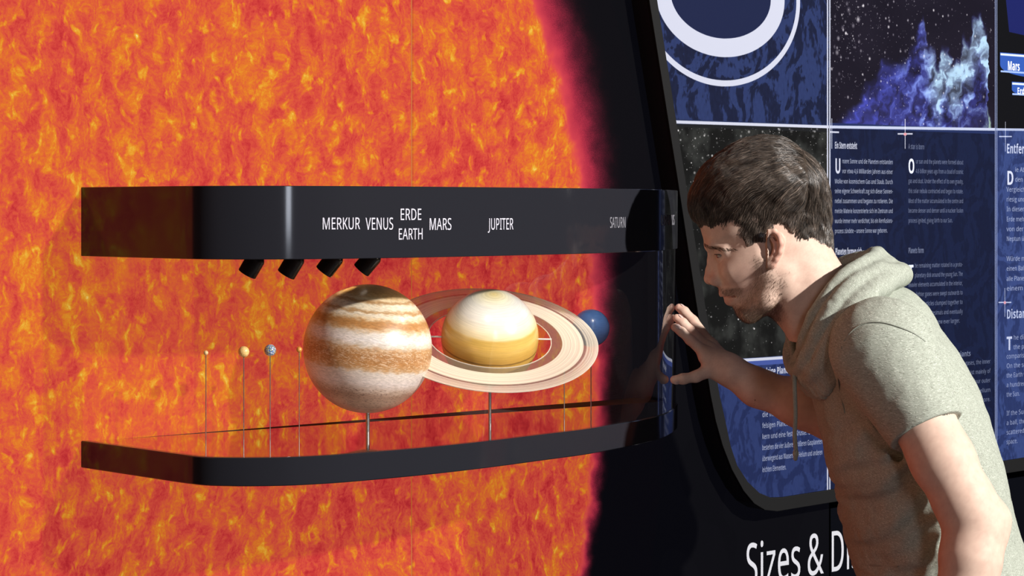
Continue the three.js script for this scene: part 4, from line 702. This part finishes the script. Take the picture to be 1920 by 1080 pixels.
// ---- the hooded top
const knit = canvasTexture(512, 512, (c, w, h) => {
  paintPixels(c, w, h, (u, v, o) => { const a = u * 2 * Math.PI, b = v * 2 * Math.PI, n = 0.5 * noise3(Math.cos(a) * 3 + 5, Math.sin(a) * 3, Math.cos(b) * 3 + 0.3 * Math.sin(b)) + noise3(Math.cos(a) * 14, Math.sin(a) * 14 + 2, v * 60 % 60) * 0.0; o[0] = 155 + 9 * n; o[1] = 161 + 9 * n; o[2] = 150 + 9 * n; });
  for (let i = 0; i < 6500; i++) { const light = rnd(), x = rnd() * w, y = rnd() * h, l = 3 + 11 * rnd() * rnd(), t = (rnd() - 0.5) * 0.7 + 0.5; c.strokeStyle = light > 0.62 ? `rgba(222,228,216,${0.2 + 0.55 * rnd()})` : light > 0.28 ? `rgba(104,110,96,${0.2 + 0.35 * rnd()})` : `rgba(78,74,68,${0.15 + 0.3 * rnd()})`; c.lineWidth = 1.1 + 1.5 * rnd(); for (const ox of [-w, 0, w]) for (const oy of [-h, 0, h]) { if (Math.abs(x + ox - w / 2) > w || Math.abs(y + oy - h / 2) > h) continue; c.beginPath(); c.moveTo(x + ox, y + oy); c.lineTo(x + ox + l * Math.cos(t), y + oy - l * Math.sin(t)); c.stroke(); } }
}, THREE.RepeatWrapping);
const bumpKnit = knit.clone(); bumpKnit.colorSpace = THREE.NoColorSpace;
const cloth = physical({ map: knit, bumpMap: bumpKnit, bumpScale: 0.0011, roughness: 0.95, specularIntensity: 0.2, sheen: 0.1, sheenRoughness: 0.7, sheenColor: new THREE.Color(0.7, 0.72, 0.62) });
function wrapUV(g, axis, turn = 0, tile = 0.12) {            // round an axis: across by turn, along by length
  const A = axis[0], D = unit(sub(axis[1], axis[0])), U = unit([D[1], -D[0], 0]), p = g.attributes.position, uv = new Float32Array(p.count * 2);
  for (let i = 0; i < p.count; i++) { const q = [p.getX(i) - A[0], p.getY(i) - A[1], p.getZ(i) - A[2]], l = dot(q, D), a = Math.atan2(q[2] - l * D[2], dot(q, U)) + turn; uv[2 * i] = a * 0.13 / tile; uv[2 * i + 1] = l / tile; }
  g.setAttribute('uv', new THREE.BufferAttribute(uv, 2)); return g;
}
const torsoLine = outline([[1552, 560], [1527, 600], [1513, 650], [1509, 690], [1519, 727], [1533, 784], [1546, 843], [1563, 908], [1578, 967], [1592, 1020], [1604, 1080], [1612, 1130], [1622, 1200], [1640, 1270], [1780, 1300], [1930, 1270], [1950, 1200], [1938, 1090], [1918, 1033], [1903, 985], [1886, 914], [1868, 843], [1838, 754], [1809, 683], [1767, 618], [1732, 567], [1700, 538], [1650, 520], [1600, 524]], 0.08, 0.003);
const TW = [[0.88, 0.172], [1.0, 0.166], [1.15, 0.170], [1.24, 0.174], [1.31, 0.160], [1.355, 0.115], [1.40, 0.08]];
const torso = inflate(torsoLine, 0.118, (x, y) => tableAt(TW, y + 0.30 * (x - Q(1640, 0)[0]) * 0.6));
const shN = QD(1655, 655, 2.712), hemN = QD(1768, 866, 2.632), shF = QD(1600, 640, 3.0), hemF = QD(1655, 800, 3.06);
function cone(a, b, ra, rb, lipDepth) {                        // a sleeve: a tapered tube, round at the shoulder, cut open at the hem
  const D = unit(sub(b, a)), L = Math.hypot(...sub(b, a)), body_ = capsule(a, [b[0] + D[0] * 0.06, b[1] + D[1] * 0.06, b[2] + D[2] * 0.06], ra, rb + (rb - ra) * 0.06 / L), inner = capsule(a, [b[0] + D[0] * 0.08, b[1] + D[1] * 0.08, b[2] + D[2] * 0.08], ra - 0.004, rb - 0.0035);
  return (x, y, z) => { const t = (x - a[0]) * D[0] + (y - a[1]) * D[1] + (z - a[2]) * D[2]; return smax(smax(body_(x, y, z), t - L, 0.002), -Math.max(inner(x, y, z), L - lipDepth - t), 0.0015); };
}
const sleeveN = cone(shN, hemN, 0.078, 0.0475, 0.05), sleeveF = cone(shF, hemF, 0.074, 0.052, 0.02);
const crease = [ // valleys pressed into the cloth
  [[1684, 636, 0.14], [1712, 648, 0.15], [1748, 672, 0.155], [1785, 730, 0.150], 0.0022], [[1618, 722, 0.13], [1640, 780, 0.15], [1668, 830, 0.16], [1700, 880, 0.15], 0.006],
  [[1556, 780, 0.10], [1610, 800, 0.14], [1655, 838, 0.15], [1700, 865, 0.15], 0.004], [[1575, 940, 0.05], [1590, 990, 0.06], [1610, 1040, 0.07], [1640, 1070, 0.09], 0.004], [[1600, 640, 0.15], [1590, 690, 0.15], [1585, 740, 0.14], [1590, 790, 0.13], 0.0025],
].map(([a, b, c, d, r]) => chain([a, b, c, d].map((p) => Q(...p)), [r * 0.8, r, r, r * 0.6], 0.004));
const folds = (x, y, z) => { const [px, py] = flat(x, y), a = (px - 1700) * 0.62 + (py - 800) * 0.78; return 0.0052 * noise2(a / 46, (px - py) / 210 + z * 3) * step(740, 830, py) * step(1790, 1700, px) + 0.0028 * noise3(x * 9 + 3, y * 9, z * 7) + 0.0012 * Math.sin(a / 17 + 2 * noise2(x * 5, y * 5)) * step(820, 900, py) * step(1760, 1660, px) + 0.0009 * noise3(x * 34, y * 26, z * 30); };
function topField(x, y, z) {
  let d = torso(x, y, z) + folds(x, y, z); const sN = sleeveN(x, y, z) + 0.6 * folds(x + 0.3, y, z);
  d = smin(d, sN, 0.020); d = smin(d, sleeveF(x, y, z), 0.03);
  d = smax(d, Q(0, 1102)[1] - y + 0.006 * noise2(x * 6, z * 6), 0.002); d += 0.0022 * Math.exp(-Math.pow((y - Q(0, 1064)[1] - 0.004 * noise2(x * 6, z * 6)) / 0.0032, 2));
  if (d < 0.05) for (const c of crease) { const k = c(x, y, z); if (k < 0.02) d = smax(d, -k, 0.010); }
  return d;
}
const torsoAxis = [Q(1610, 560), Q(1775, 1120)];
const topLo = [Q(1495, 0)[0] - 0.01, Q(0, 1160)[1] - 0.01, -0.285], topHi = [Q(1960, 0)[0] + 0.01, Q(0, 500)[1], 0.285];
part('hooded_top', wrapUV(surface(topField, topLo, topHi, 0.0034), torsoAxis, 1.6), cloth, man, 'heathered grey-green short-sleeved top');
// raised seams of the top, lying on the cloth
function nearZ(px, py) { const [x, y] = Q(px, py); let z = 0.30; for (let i = 0; i < 60 && z > -0.1; i++) { const d = topField(x, y, z); if (d < 0.0004) break; z -= Math.max(0.0006, d * 0.7); } return z; }
for (const line of [[[1582, 640], [1600, 618], [1622, 606], [1650, 604], [1680, 611], [1712, 624], [1735, 640]], [[1578, 650], [1572, 690], [1574, 730], [1584, 775]], [[1608, 1058], [1630, 1059.5], [1660, 1061], [1684, 1062]]]) {
  const pts = line.map(([px, py]) => { let z = 0; for (let k = 0; k < 4; k++) { const s = (MAN_Z - z) / MAN_Z; z = nearZ(960 + (px - 960) * s + (1 - s) * 0, HORIZON + (py - HORIZON) * s); } const s = (MAN_Z - z) / MAN_Z, q = Q(960 + (px - 960) * s, HORIZON + (py - HORIZON) * s); return new THREE.Vector3(q[0] + MAN_X - MAN_X, q[1], z + 0.0003); });
  part('seam', new THREE.TubeGeometry(new THREE.CatmullRomCurve3(pts), 60, 0.0013, 8), cloth, man);
}
const loops = [ // rolls of the hood round the neck: points of the near half, then the radius along them
  [[[1646, 476, 0], [1628, 489, 0.050], [1592, 510, 0.083], [1552, 552, 0.094], [1524, 596, 0.088], [1506, 640, 0.060], [1495, 676, 0]], [0.0085, 0.010, 0.0105, 0.0115, 0.011, 0.009, 0.008]],
  [[[1668, 500, 0], [1645, 510, 0.060], [1604, 532, 0.098], [1562, 580, 0.112], [1533, 636, 0.102], [1505, 686, 0.062], [1490, 694, 0]], [0.014, 0.015, 0.0155, 0.0165, 0.016, 0.012, 0.010]],
  [[[1690, 514, 0], [1662, 528, 0.070], [1618, 560, 0.116], [1578, 612, 0.127], [1549, 664, 0.112], [1521, 702, 0.066], [1507, 712, 0]], [0.017, 0.016, 0.015, 0.0165, 0.017, 0.013, 0.011]],
].map(([pts, radii]) => { const near = spline2(pts.map((p) => Q(...p)), 28).map((p) => [p.x, p.y, p.z]), rr = near.map((_, i) => { const t = i / 28 * (radii.length - 1), k = Math.min(radii.length - 2, Math.floor(t)); return lerp(radii[k], radii[k + 1], t - k); }); return { near, rr }; });
const bend = (q) => q;
const rolls = loops.map(({ near, rr }) => near.slice(1).map((p, i) => capsule(near[i], p, rr[i], rr[i + 1])));
const sheets = []; for (let i = 0; i <= 28; i++) { for (let l = 0; l < 2; l++) { const thick = lerp(0.0130, 0.0045, step(5, 14, i)); sheets.push(capsule(loops[l].near[i], loops[l + 1].near[i], thick * 0.8, thick)); } const b = loops[2].near[i]; sheets.push(capsule(b, [lerp(b[0], Q(1600, 0)[0], 0.25), b[1] - 0.03, b[2] * 0.92], 0.012, 0.010)); }
const peak = chain([Q(1628, 492, 0.030), Q(1640, 476, 0.010), Q(1638, 473, 0)], [0.010, 0.008, 0.007]), flap = chain([Q(1640, 512, 0.06), Q(1672, 512, 0.05), Q(1688, 513, 0.03), Q(1688, 514, 0)], [0.014, 0.014, 0.0125, 0.013]);
function hoodField(x, y, z) {
  z = Math.abs(z); const w = 0.0022 * noise3(x * 15, y * 15, z * 15) + 0.0006 * noise3(x * 50, y * 50, z * 50);
  let d = 1; for (const r of rolls) { let q = 1; for (const c of r) q = Math.min(q, c(x, y, z)); d = smin(d, q, 0.006); }
  if (d > 0.06) return d;
  let s = 1; for (const c of sheets) s = smin(s, c(x, y, z), 0.004);
  d = smin(d, s, 0.006); d = smin(d, peak(x, y, z), 0.006); d = smin(d, flap(x, y, z), 0.008); return d + w;
}
part('hood', wrapUV(surface(hoodField, [Q(1470, 0)[0], Q(0, 745)[1], -0.155], [Q(1715, 0)[0], Q(0, 455)[1], 0.155], 0.0030), [Q(1590, 520), Q(1530, 680)], 2.2), cloth, man, 'loose folded hood lying round the neck');
const cordPts = [[1489, 694, 0.030], [1490, 730, 0.040], [1491.5, 780, 0.042], [1490, 815, 0.042], [1492, 845, 0.042], [1491.5, 860, 0.042]].map((p) => new THREE.Vector3(...Q(...p)));
const cord = [new THREE.TubeGeometry(new THREE.CatmullRomCurve3(cordPts), 60, 0.0033, 10), new THREE.SphereGeometry(0.0046, 16, 12).scale(1, 1.5, 1).translate(...Q(1492, 850, 0.042)), new THREE.SphereGeometry(0.0034, 12, 8).translate(...Q(1491.5, 860, 0.042))].map((g) => { const c = g; return c; });
part('drawstring', mergeGeometries(cord), cloth, man);
// ---- trousers and shoes, below the picture
const denim = standard({ color: new THREE.Color(0.012, 0.013, 0.018), roughness: 0.9 }), leather = standard({ color: new THREE.Color(0.03, 0.022, 0.018), roughness: 0.5 });
const hip = Q(1765, 1120), legX = (s) => chain([[hip[0] + 0.01, 0.86, 0.076 * s], [hip[0] + 0.00, 0.50, 0.095 * s], [hip[0] + 0.045, 0.075, 0.10 * s]], [0.082, 0.064, 0.050], 0.03);
const legs = two(legX), seat = chain([[hip[0] - 0.01, 0.90, -0.045], [hip[0] + 0.01, 0.92, 0], [hip[0] - 0.01, 0.90, 0.045]], [0.095, 0.10, 0.095], 0.05);
part('trousers', surface((x, y, z) => smax(smin(smin(legs(x, y, z), seat(x, y, z), 0.05), 1, 0.001), 0.05 - y, 0.01) + 0.003 * noise3(x * 14, y * 14, z * 14), [hip[0] - 0.22, 0.03, -0.23], [hip[0] + 0.22, 1.10, 0.23], 0.010), denim, man);
for (const s of [1, -1]) { const ax = hip[0] + 0.045, shoe = chain([[ax + 0.02, 0.045, 0.10 * s], [ax - 0.09, 0.040, 0.105 * s], [ax - 0.18, 0.030, 0.115 * s]], [0.046, 0.043, 0.034], 0.03), ankle = capsule([ax, 0.03, 0.10 * s], [ax, 0.10, 0.10 * s], 0.045, 0.043); part('shoe', surface((x, y, z) => smax(smin(shoe(x, y, z), ankle(x, y, z), 0.02), 0.002 - y, 0.006), [ax - 0.23, -0.004, 0.10 * s - 0.07], [ax + 0.08, 0.15, 0.10 * s + 0.09], 0.006), leather, man); }
// ---------------------------------------------------------------- the two lamps of the room, outside the picture
{
  const steelGrey = standard({ color: new THREE.Color(0.08, 0.08, 0.085), roughness: 0.5 }), at = new THREE.Vector3(...KEY_AT), dir = new THREE.Vector3(...KEY_AIM).sub(at).normalize();
  const turn = new THREE.Quaternion().setFromUnitVectors(new THREE.Vector3(0, -1, 0), dir), t = thing('studio_lamp', 'studio flash head on a tall stand beside the camera', 'lamp', [KEY_AT[0], 0, KEY_AT[2]]);
  const place = (g, off) => g.applyQuaternion(turn).translate(0, KEY_AT[1], 0).translate(-dir.x * off, -dir.y * off, -dir.z * off);
  part('reflector', place(new THREE.LatheGeometry([[0.02, 0.12], [0.05, 0.11], [0.085, 0.05], [0.092, 0.0], [0.088, 0.0], [0.08, 0.05], [0.045, 0.10]].map(([r, y]) => new THREE.Vector2(r, y)), 40), 0.012), steelGrey, t);
  part('glowing_disc', place(new THREE.CylinderGeometry(0.044, 0.044, 0.006, 40), 0.012), standard({ color: new THREE.Color(0.8, 0.8, 0.8), emissive: new THREE.Color(1, 0.96, 0.9), emissiveIntensity: 4 }), t);
  part('body', place(new THREE.CylinderGeometry(0.055, 0.055, 0.26, 32).translate(0, 0.25, 0), 0.012), steelGrey, t);
  const back_ = new THREE.Vector3(-dir.x * 0.25, 0, -dir.z * 0.25);
  part('stand', new THREE.CylinderGeometry(0.014, 0.018, KEY_AT[1] + 0.03, 20).translate(back_.x, (KEY_AT[1] + 0.03) / 2, back_.z), steelGrey, t);
  for (let k = 0; k < 3; k++) { const a = k * 2.094; part('leg', new THREE.CylinderGeometry(0.009, 0.009, 0.9, 12).rotateZ(0.95).translate(0.365, 0.262, 0).rotateY(a).translate(back_.x, 0.012, back_.z), steelGrey, t); }
  const s = thing('column_lamp', 'tall narrow column lamp standing behind the camera', 'lamp', [STRIP_AT[0], 0, STRIP_AT[2]]), yaw = Math.atan2(STRIP_AIM[0] - STRIP_AT[0], STRIP_AIM[2] - STRIP_AT[2]);
  part('post', new RoundedBoxGeometry(0.32, 1.3, 0.06, 3, 0.01).translate(0, STRIP_AT[1], -0.05).rotateY(yaw), steelGrey, s);
  part('diffuser', new RoundedBoxGeometry(0.28, 1.2, 0.012, 2, 0.004).translate(0, STRIP_AT[1], -0.012).rotateY(yaw), standard({ color: new THREE.Color(0.8, 0.8, 0.8), emissive: new THREE.Color(0.9, 0.94, 1), emissiveIntensity: 3 }), s);
  part('foot', mergeGeometries([new THREE.CylinderGeometry(0.18, 0.19, 0.03, 40).translate(0, 0.015, -0.05), new THREE.CylinderGeometry(0.02, 0.02, 1.42, 16).translate(0, 0.72, -0.05)]).rotateY(yaw), steelGrey, s);
}
{  // body of the added fill lamp, unseen, there to brighten the shaded side
  const at = new THREE.Vector3(...SOFT_AT), aim = new THREE.Vector3(...SOFT_AIM), t = thing('fill_lamp', 'square warm fill lamp added out of view on the left to lift the shaded face', 'lamp', [SOFT_AT[0], SOFT_AT[1], SOFT_AT[2]]);
  const m = new THREE.Matrix4().lookAt(aim, at, new THREE.Vector3(0, 1, 0)), grey = standard({ color: new THREE.Color(0.08, 0.08, 0.085), roughness: 0.5 });
  part('case', new RoundedBoxGeometry(1.08, 0.88, 0.10, 3, 0.02).translate(0, 0, -0.066).applyMatrix4(m), grey, t);
  part('diffuser', new RoundedBoxGeometry(1.0, 0.8, 0.012, 2, 0.004).translate(0, 0, -0.012).applyMatrix4(m), standard({ color: new THREE.Color(0.8, 0.8, 0.8), emissive: new THREE.Color(1, 0.66, 0.42), emissiveIntensity: 2 }), t);
  part('rod', new THREE.CylinderGeometry(0.012, 0.012, RY - SOFT_AT[1], 16).translate(-0.07, (RY - SOFT_AT[1]) / 2, 0.02), grey, t);
}
renderer.render(scene, camera);
